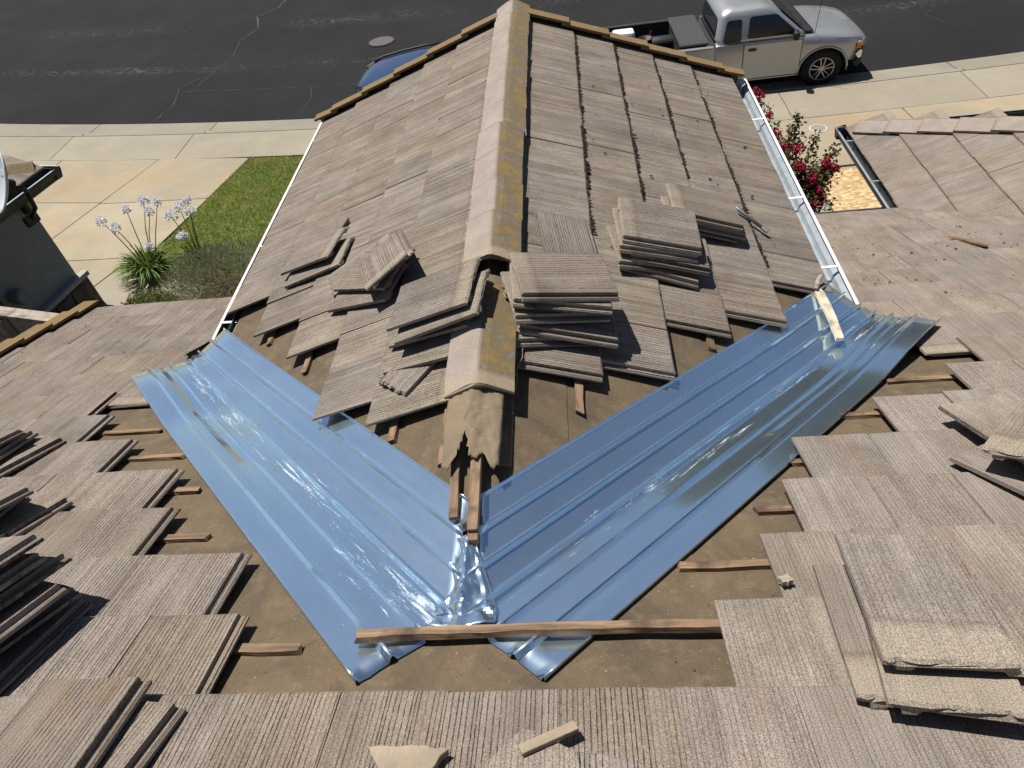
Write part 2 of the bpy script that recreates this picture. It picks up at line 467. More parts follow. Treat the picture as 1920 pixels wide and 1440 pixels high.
def concrete_material(name, c1, c2, rust=0.0):
    m, nt, b = material(name)
    rnd = obj_random(nt)
    v = mapped(nt)
    n = noi(nt, v, 0.9, 6, 0.65, 0.5)
    n2 = noi(nt, mapped(nt, 'Object', (1.2, 5, 1)), 1.6, 5, 0.7, 0.8)
    g = noi(nt, v, 170, 2, 0.8)
    c = mix(nt, ramp(nt, n, [(0.3, 0), (0.7, 1)]), c1, c2)
    c = mix(nt, mth(nt, 'MULTIPLY', ramp(nt, n2, [(0.55, 0), (0.72, 1)]), 0.30), c, [min(1, k * 1.3) for k in c2])
    c = mix(nt, 0.6, c, mix(nt, 1.0, c, ramp(nt, g, [(0.3, 0.8), (0.7, 1.2)]), 'MULTIPLY'))
    if rust:
        r = noi(nt, v, 0.55, 3)
        c = mix(nt, mth(nt, 'MULTIPLY', ramp(nt, r, [(0.52, 0), (0.7, 1)]), rust), c, (0.40, 0.23, 0.09))
    c = nd(nt, 'ShaderNodeHueSaturation', {'Value': mth(nt, 'ADD', 0.94, mth(nt, 'MULTIPLY', rnd, 0.12)), 'Color': c}).outputs[0]
    nt.links.new(c, b.inputs['Base Color'])
    b.inputs['Roughness'].default_value = 0.92
    bump(nt, b, g, 0.3, 0.004)
    return m
M_CONC = concrete_material('concrete_walk', (0.225, 0.197, 0.148), (0.275, 0.243, 0.185))
M_DRIVE = concrete_material('concrete_drive', (0.255, 0.215, 0.148), (0.32, 0.274, 0.193), rust=0.35)
M_KERB = concrete_material('concrete_kerb', (0.185, 0.164, 0.128), (0.235, 0.21, 0.165))
M_JOINT = plain('joint_dark', (0.10, 0.085, 0.06), 0.95, var=0.3)  # dark tone of the concrete joints and the bed under the slabs
M_SOIL = plain('bark_soil', (0.055, 0.032, 0.02), 1.0, var=0.5, vs_=25, bmp=0.8, bs=40)
M_EARTH = plain('dry_earth', (0.17, 0.14, 0.09), 1.0, var=0.3, vs_=3)

def foliage_material(name, c1, c2, c3=None, trans=0.25):
    m, nt, b = material(name)
    geo = nt.nodes.new('ShaderNodeNewGeometry')
    v = mapped(nt)
    rn = geo.outputs['Random Per Island']
    c = mix(nt, rn, c1, c2)
    if c3 is not None:
        c = mix(nt, mth(nt, 'MULTIPLY', ramp(nt, noi(nt, v, 3.0, 4), [(0.45, 0), (0.65, 1)]), 0.8), c, c3)
    nt.links.new(c, b.inputs['Base Color'])
    b.inputs['Roughness'].default_value = 0.65
    b.inputs['Specular IOR Level'].default_value = 0.25
    tr = nd(nt, 'ShaderNodeBsdfTranslucent', {'Color': c})
    mx = nd(nt, 'ShaderNodeMixShader', {0: trans, 1: b.outputs[0], 2: tr.outputs[0]})
    nt.links.new(mx.outputs[0], nt.nodes['Material Output'].inputs[0])
    return m
M_GRASS = foliage_material('grass_blades', (0.17, 0.25, 0.036), (0.32, 0.39, 0.085), (0.40, 0.37, 0.12))
M_LAWNSOIL = plain('lawn_thatch', (0.12, 0.135, 0.036), 1.0, var=0.4, vs_=8)
M_AGA = foliage_material('agapanthus_leaf', (0.055, 0.11, 0.015), (0.18, 0.23, 0.045))
M_STALK = plain('flower_stalk', (0.20, 0.22, 0.06), 0.7, var=0.2)
M_UMBEL = foliage_material('lilac_petal', (0.72, 0.72, 0.82), (0.90, 0.90, 0.92))
M_GREYLEAF = foliage_material('grey_green_leaf', (0.19, 0.21, 0.12), (0.36, 0.36, 0.22))
M_BOX = foliage_material('boxwood_leaf', (0.085, 0.12, 0.028), (0.21, 0.21, 0.07))
M_MYRTLE = foliage_material('myrtle_leaf', (0.035, 0.050, 0.014), (0.085, 0.105, 0.028))
M_MYRTLE_T = foliage_material('myrtle_new_leaf', (0.055, 0.038, 0.016), (0.085, 0.070, 0.022))
M_CRIMSON = foliage_material('crimson_petal', (0.24, 0.006, 0.03), (0.42, 0.012, 0.058), trans=0.25)
M_BARK = plain('bark', (0.17, 0.13, 0.095), 0.9, var=0.3, vs_=20, bmp=0.5)
M_TREE = foliage_material('street_tree_leaf', (0.030, 0.050, 0.012), (0.075, 0.105, 0.026))

def osb_material():
    m, nt, b = material('strand_board')
    v = mapped(nt, 'Object', (14, 30, 1))
    vo = nd(nt, 'ShaderNodeTexVoronoi', {'Vector': nd(nt, 'ShaderNodeVectorMath', {0: v, 1: nd(nt, 'ShaderNodeTexNoise', {'Vector': v, 'Scale': 0.7}).outputs[1]}, operation='ADD').outputs[0], 'Scale': 1.0})
    f = nd(nt, 'ShaderNodeSeparateColor', {0: vo.outputs['Color']}).outputs[0]
    c = mix(nt, f, (0.36, 0.245, 0.115), (0.58, 0.455, 0.265))
    c = mix(nt, ramp(nt, vo.outputs['Distance'], [(0.45, 0), (0.75, 1)]), c, (0.34, 0.20, 0.08))
    nt.links.new(c, b.inputs['Base Color'])
    b.inputs['Roughness'].default_value = 0.75
    bump(nt, b, f, 0.5, 0.006)
    return m
M_OSB = osb_material()

def paint_material(name, c, metal=0.0, rough=0.35):
    m, nt, b = material(name)
    v = mapped(nt)
    fl = noi(nt, v, 700, 1)
    d = noi(nt, v, 2.5, 5)
    cc = mix(nt, mth(nt, 'MULTIPLY', ramp(nt, d, [(0.4, 0), (0.75, 1)]), 0.18), c, [k * 0.8 + 0.05 for k in c])
    cc = mix(nt, 0.35, cc, mix(nt, 1.0, cc, ramp(nt, fl, [(0.3, 0.85), (0.7, 1.15)]), 'MULTIPLY'))
    nt.links.new(cc, b.inputs['Base Color'])
    b.inputs['Metallic'].default_value = metal
    nt.links.new(mth(nt, 'ADD', rough, mth(nt, 'MULTIPLY', d, 0.12)), b.inputs['Roughness'])
    b.inputs['Coat Weight'].default_value = 0.7
    b.inputs['Coat Roughness'].default_value = 0.07
    return m
M_SILVER = paint_material('silver_car_paint', (0.40, 0.41, 0.42), 0.6, 0.32)
M_BLUE = paint_material('blue_car_paint', (0.008, 0.028, 0.095), 0.2, 0.3)
M_GLASS = plain('tinted_glass', (0.010, 0.011, 0.012), 0.04, 0.0, var=0.1, spec=0.7)
M_RUBBER = plain('tyre_rubber', (0.014, 0.014, 0.014), 0.85, var=0.2)
M_ALLOY = plain('wheel_alloy', (0.42, 0.42, 0.42), 0.35, 0.8, var=0.1)
M_PLASTIC = plain('black_plastic', (0.016, 0.016, 0.017), 0.55, var=0.2)
M_LINER = plain('bed_liner', (0.022, 0.022, 0.024), 0.7, var=0.3)
M_CHROME = plain('bumper_chrome', (0.70, 0.70, 0.70), 0.18, 1.0, var=0.05)
M_LAMPGLASS = plain('headlamp_lens', (0.55, 0.57, 0.58), 0.1, 0.3, var=0.1)
M_AMBER = plain('amber_lens', (0.75, 0.20, 0.01), 0.2, var=0.1)
M_RED = plain('red_plastic', (0.35, 0.015, 0.015), 0.45, var=0.1)
M_DISH = plain('dish_grey', (0.50, 0.54, 0.57), 0.45, var=0.06)
M_HOSE = plain('green_hose', (0.015, 0.10, 0.07), 0.5, var=0.1)

# ------------------------------------------------------------------ roof planes
S, SG = 0.3805, 0.3965          # fall of the main slope (towards +y) and of the gable slopes (towards +-x)
KV = SG / S                     # valley: y = KV * |x|
def nrm(v): return Vector(v).normalized()
class Plane:
    def __init__(s, down, n, org=(0, 0, 0)):
        s.down = nrm(down); s.n = nrm(n); s.e2 = -s.down; s.e1 = s.e2.cross(s.n).normalized(); s.o = Vector(org)
    def pt(s, a, b, h=0.0): return s.o + s.e1 * a + s.e2 * b + s.n * h
    def mat(s, a, b, h=0.0, ang=0.0, pitch=0.0, roll=0.0):
        """frame whose local y points upslope (turned by ang) and z away from the roof"""
        base = Matrix((s.e1, s.e2, s.n)).transposed().to_4x4()
        return Matrix.Translation(s.pt(a, b, h)) @ base @ Matrix.Rotation(R(ang), 4, 'Z') @ Matrix.Rotation(R(pitch), 4, 'X') @ Matrix.Rotation(R(roll), 4, 'Y')
PM = Plane((0, 1, -S), (0, S, 1))
PL = Plane((-1, 0, -SG), (-SG, 0, 1))
PR = Plane((1, 0, -SG), (SG, 0, 1))
G2X, G2Z = 3.80, -1.97
P2 = Plane((-1, 0, -SG), (-SG, 0, 1), (G2X, 0, G2Z))        # left slope of the hipped wing on the right
ST = math.sqrt(1 + S * S)
SGT = math.sqrt(1 + SG * SG)
GZ = -3.4                        # street level
W_E, L_G = 2.06, 6.10            # gable eave half width, gable length
EAVE_L, EAVE_R = 3.86, 5.36      # y of the main eave left and right of the gable
X_RAKE = -4.22

def in_view(p):
    d = p - CAM_LOC; z = d.dot(CF)
    if z < 0.1: return False
    return abs(d.dot(CR) / z) < 0.76 and abs(d.dot(CU) / z) < 0.58

# ------------------------------------------------------------------ ground, street
def kerb_y(x): return 0.0081 * x * x - 0.0573 * x + 11.98     # road edge of the gutter pan
def kerb_y2(x): return 0.00735 * x * x - 0.0522 * x + 11.33    # back of the rolled kerb
def walk_y(x): return 0.0071 * x * x - 0.0549 * x + 10.28     # house side of the pavement

xs = [-40 + i * 1.0 for i in range(81)]
mb = MB(); 
n = 41
mb.add([(-300 + 600 * i / (n - 1), -300 + 600 * j / (n - 1), GZ - 0.12) for j in range(n) for i in range(n)], [(j * n + i, j * n + i + 1, (j + 1) * n + i + 1, (j + 1) * n + i) for j in range(n - 1) for i in range(n - 1)])
structure(mb.build('ground', M_EARTH))
# road with a slight crown
mb = MB(); ROADW = 12.5
rows = 9
vs_ = []
for x in xs:
    for j in range(rows):
        t = j / (rows - 1)
        vs_.append((x, kerb_y(x) + t * ROADW, GZ + 0.10 * math.sin(math.pi * t)))
road = mb.add(vs_, [(i * rows + j, (i + 1) * rows + j, (i + 1) * rows + j + 1, i * rows + j + 1) for i in range(len(xs) - 1) for j in range(rows - 1)]).build('road', M_ASPHALT, smooth=True)
structure(road)
def road_z(x, y):
    t = (y - kerb_y(x)) / ROADW
    return GZ + 0.10 * math.sin(math.pi * max(0, min(1, t)))
def crack(pts, w, mat, seed):
    rng = random.Random(seed)
    P = []
    for i in range(len(pts) - 1):
        a, b_ = Vector(pts[i]), Vector(pts[i + 1])
        k = max(2, int((b_ - a).length / 0.12))
        for q in range(k):
            p = a.lerp(b_, q / k)
            P.append(p + Vector((rng.uniform(-1, 1), rng.uniform(-1, 1))) * 0.022)
    P.append(Vector(pts[-1]))
    L_, F_ = [], []
    for i, p in enumerate(P):
        d = (P[min(i + 1, len(P) - 1)] - P[max(i - 1, 0)]).normalized()
        q = Vector((-d.y, d.x)) * w * rng.uniform(0.35, 1.1) * (1 if 0 < i < len(P) - 1 else 0.2)
        L_ += [(p.x + q.x, p.y + q.y, road_z(p.x, p.y) + 0.006), (p.x - q.x, p.y - q.y, road_z(p.x, p.y) + 0.006)]
    for i in range(len(P) - 1): F_.append((2 * i, 2 * i + 1, 2 * i + 3, 2 * i + 2))
    MB().add(L_, F_).build('crack', mat, road, fix=False)
crack([(-7.3, 21.6), (-7.4, 19.8), (-7.85, 19.2), (-7.5, 18.2), (-7.75, 17.4)], 0.020, M_CRACK, 1)
crack([(-7.75, 17.4), (-7.6, 16.2), (-7.9, 15.1), (-8.0, 14.2)], 0.009, M_CRACK, 2)
crack([(-8.35, 13.1), (-8.2, 13.9), (-8.4, 14.8), (-8.0, 15.2)], 0.010, M_CRACK, 3)
crack([(-8.2, 14.55), (-6.4, 14.2), (-4.6, 13.95), (-3.6, 13.85)], 0.007, M_CRACK, 4)
crack([(-12.8, 14.9), (-12.3, 16.3), (-12.4, 17.6), (-11.6, 18.9)], 0.008, M_CRACKD, 5)
crack([(-9.9, 16.2), (-9.7, 17.5), (-9.9, 18.6)], 0.008, M_CRACKD, 6)
crack([(-5.0, 12.6), (-4.9, 13.4), (-5.1, 14.0)], 0.008, M_CRACK, 7)
crack([(2.0, 18.5), (2.3, 17.2), (2.2, 16.0), (2.5, 14.9)], 0.007, M_CRACKD, 8)
crack([(8.0, 14.6), (7.6, 14.2), (7.9, 13.5)], 0.006, M_CRACK, 9)
# manhole on the road
mh = empty('manhole', (-3.86, 16.2, road_z(-3.86, 16.2)))
tag(mh, 'round iron manhole cover set in the asphalt', 'manhole')
MB().lathe([(0.36, -0.02), (0.36, 0.008), (0.30, 0.010), (0.30, -0.02)], (-3.86, 16.2, road_z(-3.86, 16.2)), n=32, caps=False).build('frame', M_CRACKD, mh)
MB().lathe([(0.0, 0.007), (0.295, 0.007), (0.295, -0.01)], (-3.86, 16.2, road_z(-3.86, 16.2)), n=32, caps=False).build('cover', M_IRON, mh)

def slab_strip(name, f0, f1, z0, z1, joints, mat, parent, curved=None):
    """concrete slabs between two curves, cut at the joint stations; each slab is a mesh with its own edges"""
    for i in range(len(joints) - 1):
        a, b_ = joints[i], joints[i + 1]
        mb = MB(); k = 5
        gap = 0.008
        top = []
        for q in range(k + 1):
            x = a + gap + (b_ - a - 2 * gap) * q / k
            top.append((x, f0(x) + gap, z0)); 
        ring = top + [(p[0], f1(p[0]) - gap, z1) for p in reversed(top)]
        mb.prism([(p[0], p[1], p[2] - 0.1) for p in ring], (0, 0, 0.1))
        mb.build(name, mat, parent)
kerb = MB()
kv, kf = [], []
KP = [(0.0, 0.0), (0.18, 0.012), (0.38, 0.03), (0.46, 0.055), (0.50, 0.085), (0.545, 0.10), (0.65, 0.105)]
for x in xs:
    a, b_ = kerb_y(x), kerb_y2(x)
    for (t, h) in KP: kv.append((x, a + (b_ - a) * t / 0.65, GZ + h + 0.004))
kn = len(KP)
for i in range(len(xs) - 1):
    for j in range(kn - 1): kf.append((i * kn + j, i * kn + j + 1, (i + 1) * kn + j + 1, (i + 1) * kn + j))
kerbo = structure(kerb.add(kv, kf).build('kerb', M_KERB, smooth=True))
for kx in (-12.6, -9.66, -6.8, -3.9, -1.0, 1.6, 4.15, 7.17, 10.0):     # tooled joints across the kerb
    mb = MB()
    mb.add([(kx + sx * 0.008 + (0.03 if j else 0), (kerb_y(kx) - 0.02) * (1 - j) + (kerb_y2(kx) + 0.01) * j, 0) for j in (0, 1) for sx in (-1, 1)], [(0, 1, 3, 2)])
    pv = []; 
    for t in range(9):
        q = t / 8; y = kerb_y(kx) + (kerb_y2(kx) - kerb_y(kx)) * q
        h = 0
        for (ta, ha), (tb, hb) in zip(KP[:-1], KP[1:]):
            if ta / 0.65 <= q <= tb / 0.65 + 1e-6: h = ha + (hb - ha) * (q * 0.65 - ta) / (tb - ta)
        pv += [(kx - 0.007 + 0.02 * q, y, GZ + h + 0.009), (kx + 0.007 + 0.02 * q, y, GZ + h + 0.009)]
    MB().add(pv, [(2 * t, 2 * t + 1, 2 * t + 3, 2 * t + 2) for t in range(8)]).build('joint', M_JOINT, kerbo, fix=False)

walk_base = structure(MB().add([(x, f(x) + d, GZ + 0.075) for x in xs for f, d in ((walk_y, 0.03), (kerb_y2, -0.02))], [(2 * i, 2 * i + 1, 2 * i + 3, 2 * i + 2) for i in range(len(xs) - 1)]).build('pavement', M_JOINT, fix=False))
slab_strip('slab', walk_y, kerb_y2, GZ + 0.105, GZ + 0.105, [-16.3, -13.0, -9.85, -7.0, -4.05, -1.1, 1.5, 4.09, 7.12, 10.1, 13.2], M_CONC, walk_base)

# driveways: left one follows the neighbour's turned house
DZ = GZ + 0.108
dl = structure(MB().add([(-13.5, 5.0, DZ - 0.03), (-4.6, 5.0, DZ - 0.03), (-4.6, 10.6, DZ - 0.03), (-13.5, 12.1, DZ - 0.03)], [(0, 1, 2, 3)]).build('driveway_left', M_JOINT))
def poly_slab(name, pts, mat, parent, zt=DZ, th=0.09):
    c = sum((Vector(p) for p in pts), Vector((0, 0))) / len(pts)
    q = [Vector(p) + (c - Vector(p)).normalized() * 0.011 for p in pts]
    return MB().prism([(p.x, p.y, zt - th) for p in q], (0, 0, th)).build(name, mat, parent, bevel=0.004)
def dl_line(k, y):               # driveway joints run at a slant, k = 0, 1, 2 from the right
    return (-7.33 - 2.2 * k + (y - 11.1) * 0.322, y)
for a, b_ in ((0, 1), (1, 2), (2, 3)):
    ys_ = [(walk_y, None), 9.6, 7.9, 5.6]
    for i in range(3):
        def row(k, i):
            if i == 0:
                x = dl_line(k, 11.1)[0]; return (x, walk_y(x))
            y = [0, 9.55, 7.85, 5.4][i] - 0.16 * (dl_line(k, 9)[0] + 7.8)
            return dl_line(k, y)
        poly_slab('slab', [row(b_, i + 1), row(a, i + 1), row(a, i), row(b_, i)], M_DRIVE, dl)
# first bay, right of the long joint up to the lawn edge
E0 = [(-5.43, 10.76), (-5.75, 9.38), (-6.16, 7.72), (-6.55, 7.52), (-6.75, 6.6), (-6.9, 5.9)]
def jx(y): return (-7.33 + (y - 11.1) * 0.322, y)
poly_slab('slab', [jx(9.55), E0[1], E0[0], jx(11.09)], M_DRIVE, dl)
poly_slab('slab', [jx(7.85), E0[2], E0[1], jx(9.55)], M_DRIVE, dl)
poly_slab('slab', [jx(5.7), (-6.95, 5.7), (-6.72, 7.0), (-6.5, 7.53), E0[2], jx(7.85)], M_DRIVE, dl)
poly_slab('slab', [(-6.95, 5.6), (-4.6, 5.4), (-4.9, 6.85), (-6.5, 7.5), (-6.72, 7.0)], M_CONC, dl)
# right courtyard
dr = structure(MB().add([(2.0, 5.0, DZ - 0.03), (12.5, 5.0, DZ - 0.03), (12.5, 11.2, DZ - 0.03), (2.0, 10.3, DZ - 0.03)], [(0, 1, 2, 3)]).build('driveway_right', M_JOINT))
def wy(x): return (x, walk_y(x))
poly_slab('slab', [(3.3, 8.55), (5.9, 8.6), (5.79, walk_y(5.79)), (4.5, walk_y(4.5)), (3.3, walk_y(3.3))], M_DRIVE, dr)
poly_slab('slab', [(5.9, 8.6), (9.2, 8.6), (9.2, walk_y(9.2)), (7.5, walk_y(7.5)), (5.79, walk_y(5.79))], M_DRIVE, dr)
poly_slab('slab', [(9.2, 8.6), (12.4, 8.6), (12.4, walk_y(12.4)), (9.2, walk_y(9.2))], M_DRIVE, dr)
poly_slab('slab', [(4.16, 5.2), (8, 5.2), (8, 8.58), (4.16, 8.53)], M_CONC, dr)
poly_slab('slab', [(3.3, 5.2), (4.14, 5.2), (4.14, 8.53), (3.3, 8.53)], M_CONC, dr)
MB().prism([(2.0, 5.3, DZ - 0.06), (3.28, 5.3, DZ - 0.06), (3.28, 10.2, DZ - 0.06), (2.0, 10.3, DZ - 0.06)], (0, 0, 0.05)).build('garden_soil', M_SOIL, dr)
# cleanout cover in the drive
mo = empty('drain_cover', (4.37, 9.77, DZ)); tag(mo, 'small round drain cover with a white ring in the right driveway', 'drain cover')
MB().lathe([(0.135, -0.01), (0.135, 0.006), (0.118, 0.008), (0.118, -0.01)], (4.37, 9.77, DZ), n=28, caps=False).build('rim', M_DISH, mo)
MB().lathe([(0.0, 0.006), (0.116, 0.006), (0.116, -0.01)], (4.37, 9.77, DZ), n=28, caps=False).build('lid', M_CONC, mo)
# strand board lying on the slab
osb = MB().prism([(3.92, 7.0, DZ + 0.004), (5.35, 6.95, DZ + 0.004), (5.38, 8.42, DZ + 0.004), (3.98, 8.44, DZ + 0.004)], (0, 0, 0.014)).build('strand_board', M_OSB)
tag(osb, 'yellow strand board sheet lying on the concrete right of the red shrub', 'board')
hz = DZ + 0.012
hose = MB().tube([(3.94 + 0.03 * math.sin(i * 0.8) - (0.22 if i > 9 else 0) * (i - 9) / 4, 6.7 + i * 0.16, hz) for i in range(13)], 0.009, 6).build('garden_hose', M_HOSE, smooth=True)
tag(hose, 'thin green garden hose along the left edge of the strand board', 'hose')

# lawn and planting bed
LAWN = [(-5.40, 10.72), (-4.2, 10.55), (-2.6, 10.45), (-2.6, 7.0), (-4.6, 7.0), (-5.0, 7.15), (-6.05, 7.75), (-5.72, 9.4)]
def inside(p, poly):
    c = False; n = len(poly)
    for i in range(n):
        a, b_ = poly[i], poly[(i + 1) % n]
        if (a[1] > p[1]) != (b_[1] > p[1]) and p[0] < (b_[0] - a[0]) * (p[1] - a[1]) / (b_[1] - a[1]) + a[0]: c = not c
    return c
LZ = DZ + 0.01
lawn_b = structure(MB().prism([(x, y, LZ - 0.1) for x, y in LAWN], (0, 0, 0.1)).build('lawn', M_LAWNSOIL))
rng = random.Random(3)
gv, gf = [], []
while len(gf) < 46000:
    x, y = rng.uniform(-6.1, -2.6), rng.uniform(7.0, 10.75)
    if not inside((x, y), LAWN): continue
    a = rng.uniform(0, 6.28); h = rng.uniform(0.03, 0.06); w = rng.uniform(0.003, 0.006)
    lx, ly = rng.gauss(0, 0.022), rng.gauss(0, 0.022)
    k = len(gv)
    gv += [(x - w * math.cos(a), y - w * math.sin(a), LZ), (x + w * math.cos(a), y + w * math.sin(a), LZ), (x + lx, y + ly, LZ + h)]
    gf.append((k, k + 1, k + 2))
tag(MB().add(gv, gf).build('grass', M_GRASS, fix=False), 'mown green front lawn between driveway and gable', 'grass', kind='stuff')
BED = [(-6.5, 7.52), (-6.05, 7.72), (-5.0, 7.12), (-4.5, 7.0), (-2.6, 7.0), (-2.6, 5.2), (-4.6, 5.3), (-4.9, 6.86)]
structure(MB().prism([(x, y, LZ - 0.09) for x, y in BED], (0, 0, 0.1)).build('planting_bed', M_SOIL))

# ------------------------------------------------------------------ the house
house = empty('house', (0, 0, GZ))
tag(house, 'house roof of combed brown concrete tiles with a stripped gable valley', 'house')

def surf(x, y):                       # bare deck height
    return max(-S * y, -SG * abs(x))

# decks
mb = MB()
T = 0.03
def quad_slab(mb, pts, n, th):
    pts = [Vector(p) for p in pts]
    n = Vector(n).normalized()
    return mb.prism([p - n * th for p in pts], n * th)
def m_pt(x, y, h=0.0): return Vector((x, y, -S * y)) + PM.n * h
def l_pt(x, y, h=0.0): return Vector((x, y, SG * x)) + PL.n * h
def r_pt(x, y, h=0.0): return Vector((x, y, -SG * x)) + PR.n * h
def p2_pt(x, y, h=0.0): return Vector((x, y, G2Z + SG * (x - G2X))) + P2.n * h
Y_TOP = -1.9
quad_slab(mb, [m_pt(X_RAKE, Y_TOP, -.006), m_pt(0, Y_TOP, -.006), m_pt(0, EAVE_L, -.006), m_pt(X_RAKE, EAVE_L, -.006)], PM.n, T)
quad_slab(mb, [m_pt(0.002, Y_TOP, -.006), m_pt(9, Y_TOP, -.006), m_pt(9, EAVE_R, -.006), m_pt(0.002, EAVE_R, -.006)], PM.n, T)
quad_slab(mb, [(9, Y_TOP - .01, -S * Y_TOP - .01), (X_RAKE, Y_TOP - .01, -S * Y_TOP - .01), (X_RAKE, Y_TOP - 5, -S * Y_TOP - 5 * S), (9, Y_TOP - 5, -S * Y_TOP - 5 * S)], (0, -S, 1), T)
main_roof = mb.build('main_roof', M_FELT, house)
mb = MB()
quad_slab(mb, [l_pt(0, 0, -.006), l_pt(0, L_G, -.006), l_pt(-W_E, L_G, -.006), l_pt(-W_E, W_E * KV, -.006)], PL.n, T)
quad_slab(mb, [r_pt(0, L_G, -.006), r_pt(0, 0, -.006), r_pt(W_E, W_E * KV, -.006), r_pt(W_E, L_G, -.006)], PR.n, T)
gable_roof = mb.build('gable_roof', M_FELT, house)
HIPY = 7.0
XW = 9.0
mb = MB()
def hip_y(x): return HIPY - (x - G2X)
def val_y(x): return -(G2Z + SG * (x - G2X)) / S
quad_slab(mb, [p2_pt(G2X, val_y(G2X)), p2_pt(G2X, HIPY), p2_pt(7.0, hip_y(7.0)), p2_pt(7.0, val_y(7.0) + 2.2)], P2.n, T)
quad_slab(mb, [(G2X, HIPY + .003, G2Z), (XW, HIPY + .003, G2Z), (XW, hip_y(7.0), G2Z + SG * (7.0 - G2X)), (7.0, hip_y(7.0) + .003, G2Z + SG * (7.0 - G2X))], (0, SG, 1), T)
wing_roof = mb.build('wing_roof', M_TILE_STUFF, house)

# felt strips lapping down the slope
def felt(parent, quad, n, lift=0.006):
    """quad: lower-left, lower-right, upper-right, upper-left; the lower edge sits proud"""
    q = [Vector(p) for p in quad]; n = Vector(n)
    q = [q[0] + n * lift, q[1] + n * lift, q[2] + n * 0.001, q[3] + n * 0.001]
    MB().prism([p - n * 0.003 for p in q], n * 0.003).build('felt_strip', M_FELT, parent)
laps = [-1.6, -0.72, 0.30, 0.84, 1.62, 2.45, 3.3]
for i in range(len(laps) - 1):
    y1, y0 = laps[i + 1] + 0.0, laps[i] - 0.1
    h0 = 0.0005 * i
    felt(main_roof, [m_pt(X_RAKE + .02, min(y1, EAVE_L - .02), h0), m_pt(6.5, y1, h0), m_pt(6.5, y0, h0), m_pt(X_RAKE + .02, y0, h0)], PM.n)
for (x0, x1) in ((0.0, 0.38), (0.3, 1.12), (1.04, W_E - .02)):
    for sgn, f, pn in ((-1, l_pt, PL.n), (1, r_pt, PR.n)):
        q = [f(sgn * x1, x1 * KV + .01), f(sgn * x1, L_G - .05), f(sgn * max(x0, .003), L_G - .05), f(sgn * max(x0, .003), x0 * KV + .01)]
        felt(gable_roof, q if sgn < 0 else [q[1], q[0], q[3], q[2]], pn)

# walls below (set in from the eaves)
def wall(pts, z0, z1, name='wall', mat=M_STUCCO, th=0.12):
    a, b_ = Vector(pts[0]), Vector(pts[1]); d = (b_ - a).normalized(); q = Vector((-d.y, d.x)) * th
    MB().prism([(a.x, a.y, z0), (b_.x, b_.y, z0), (b_.x + q.x, b_.y + q.y, z0), (a.x + q.x, a.y + q.y, z0)], (0, 0, z1 - z0)).build(name, mat, house)
wall([(-1.65, 3.5), (-1.65, 5.7)], GZ, -0.95)
wall([(1.65, 5.7), (1.65, 4.9)], GZ, -0.95)
wall([(-1.65, 5.72), (1.65, 5.72)], GZ, -0.95)
wall([(-3.8, 3.48), (-1.66, 3.48)], GZ, -1.55)
wall([(-3.82, -6.0), (-3.82, 3.46)], GZ, -1.55)
wall([(1.66, 4.88), (4.3, 4.88)], GZ, -2.06)
wall([(4.3, 4.9), (4.3, 6.5)], GZ, -2.06)
wall([(4.3, 6.52), (9, 6.52)], GZ, -2.06)
wall([(9, 6.5), (9, -6)], GZ, -2.06)
wall([(9, -6.1), (-3.8, -6.1)], GZ, -2.06)
for sgn in (-1, 1):                   # gable end triangle
    MB().prism([(0, 5.73, -0.10), (sgn * 1.64, 5.73, -0.10 - SG * 1.64), (sgn * 1.64, 5.73, -0.94), (0, 5.73, -0.94)], (0, 0.1, 0)).build('gable_wall', M_STUCCO, house)

# ---- concrete tiles
def tile_profile(w, t, top=1):
    P = [(-.034, .0), (w - .037, .0), (w - .037, .012), (w - .001, .012), (w - .001, t)]
    for i in range(1, top): P.append((w - .001 - (w - .001) * i / top, t))
    P += [(0, t), (0, .010), (-.010, .0055), (-.014, .011), (-.022, .011), (-.027, .0055), (-.034, .010)]
    return P
def tile_mesh(name, w, l, t, mat, seed=0, rough=0.0, top=1, rings=2):
    rng = random.Random(seed)
    P = tile_profile(w, t, top)
    rr = []
    jo = [rng.uniform(-1, 1) for _ in P]; jh = [rng.uniform(-1, 1) for _ in P]
    ys = [0.0, 0.010] + [l * k / (rings - 1) for k in range(1, rings - 1)] + ([l - 0.008, l] if rough else [l])
    for k, y in enumerate(ys):
        ring = []
        for i, (x, z) in enumerate(P):
            zz, yy, xx = z, y, x
            if k == 0 and z > t * 0.9: zz = z - 0.006
            if rough:
                if k == 0: yy += jo[i] * rough
                if k >= len(ys) - 2: yy += jh[i] * rough
                if k == len(ys) - 1 and z > t * 0.9: zz -= 0.006
                if x in (w - .001,) or x == 0: xx += rng.uniform(-1, 1) * rough * 0.4
                zz += rng.uniform(-1, 1) * rough * 0.10
            ring.append((xx, yy, zz))
        rr.append(ring)
    return MB().sweep(None, rr).mesh(name, mat)
tile_meshes = {}
for key, mat in (('M', M_TILE), ('F', M_TILE_FLAT), ('G', M_TILE_GAB)):
    tile_meshes[key] = [tile_mesh('roof_tile', TILE_W, TILE_L, TILE_T, mat, i, 0.0035, 3) for i in range(5)]
TILES = []          # (parent, key, matrix)
rng = random.Random(11)
def put_tile(parent, key, P, a, b, sx=1.0, h=0.050, extra=(0, 0, 0), pitch=-3.2):
    m = P.mat(a + rng.uniform(-.002, .002), b + rng.uniform(-.004, .004), h + rng.uniform(-.0015, .003), rng.uniform(-.35, .35) + extra[0], pitch + rng.uniform(-.25, .25) + extra[1], rng.uniform(-.25, .25) + extra[2])
    if abs(sx - 1) > 1e-3: m = m @ Matrix.Diagonal((sx, 1, 1, 1))
    TILES.append((parent, key, m))
def row_b(k): return -(ST * (-0.298 + 0.327 * k) - 0.027)
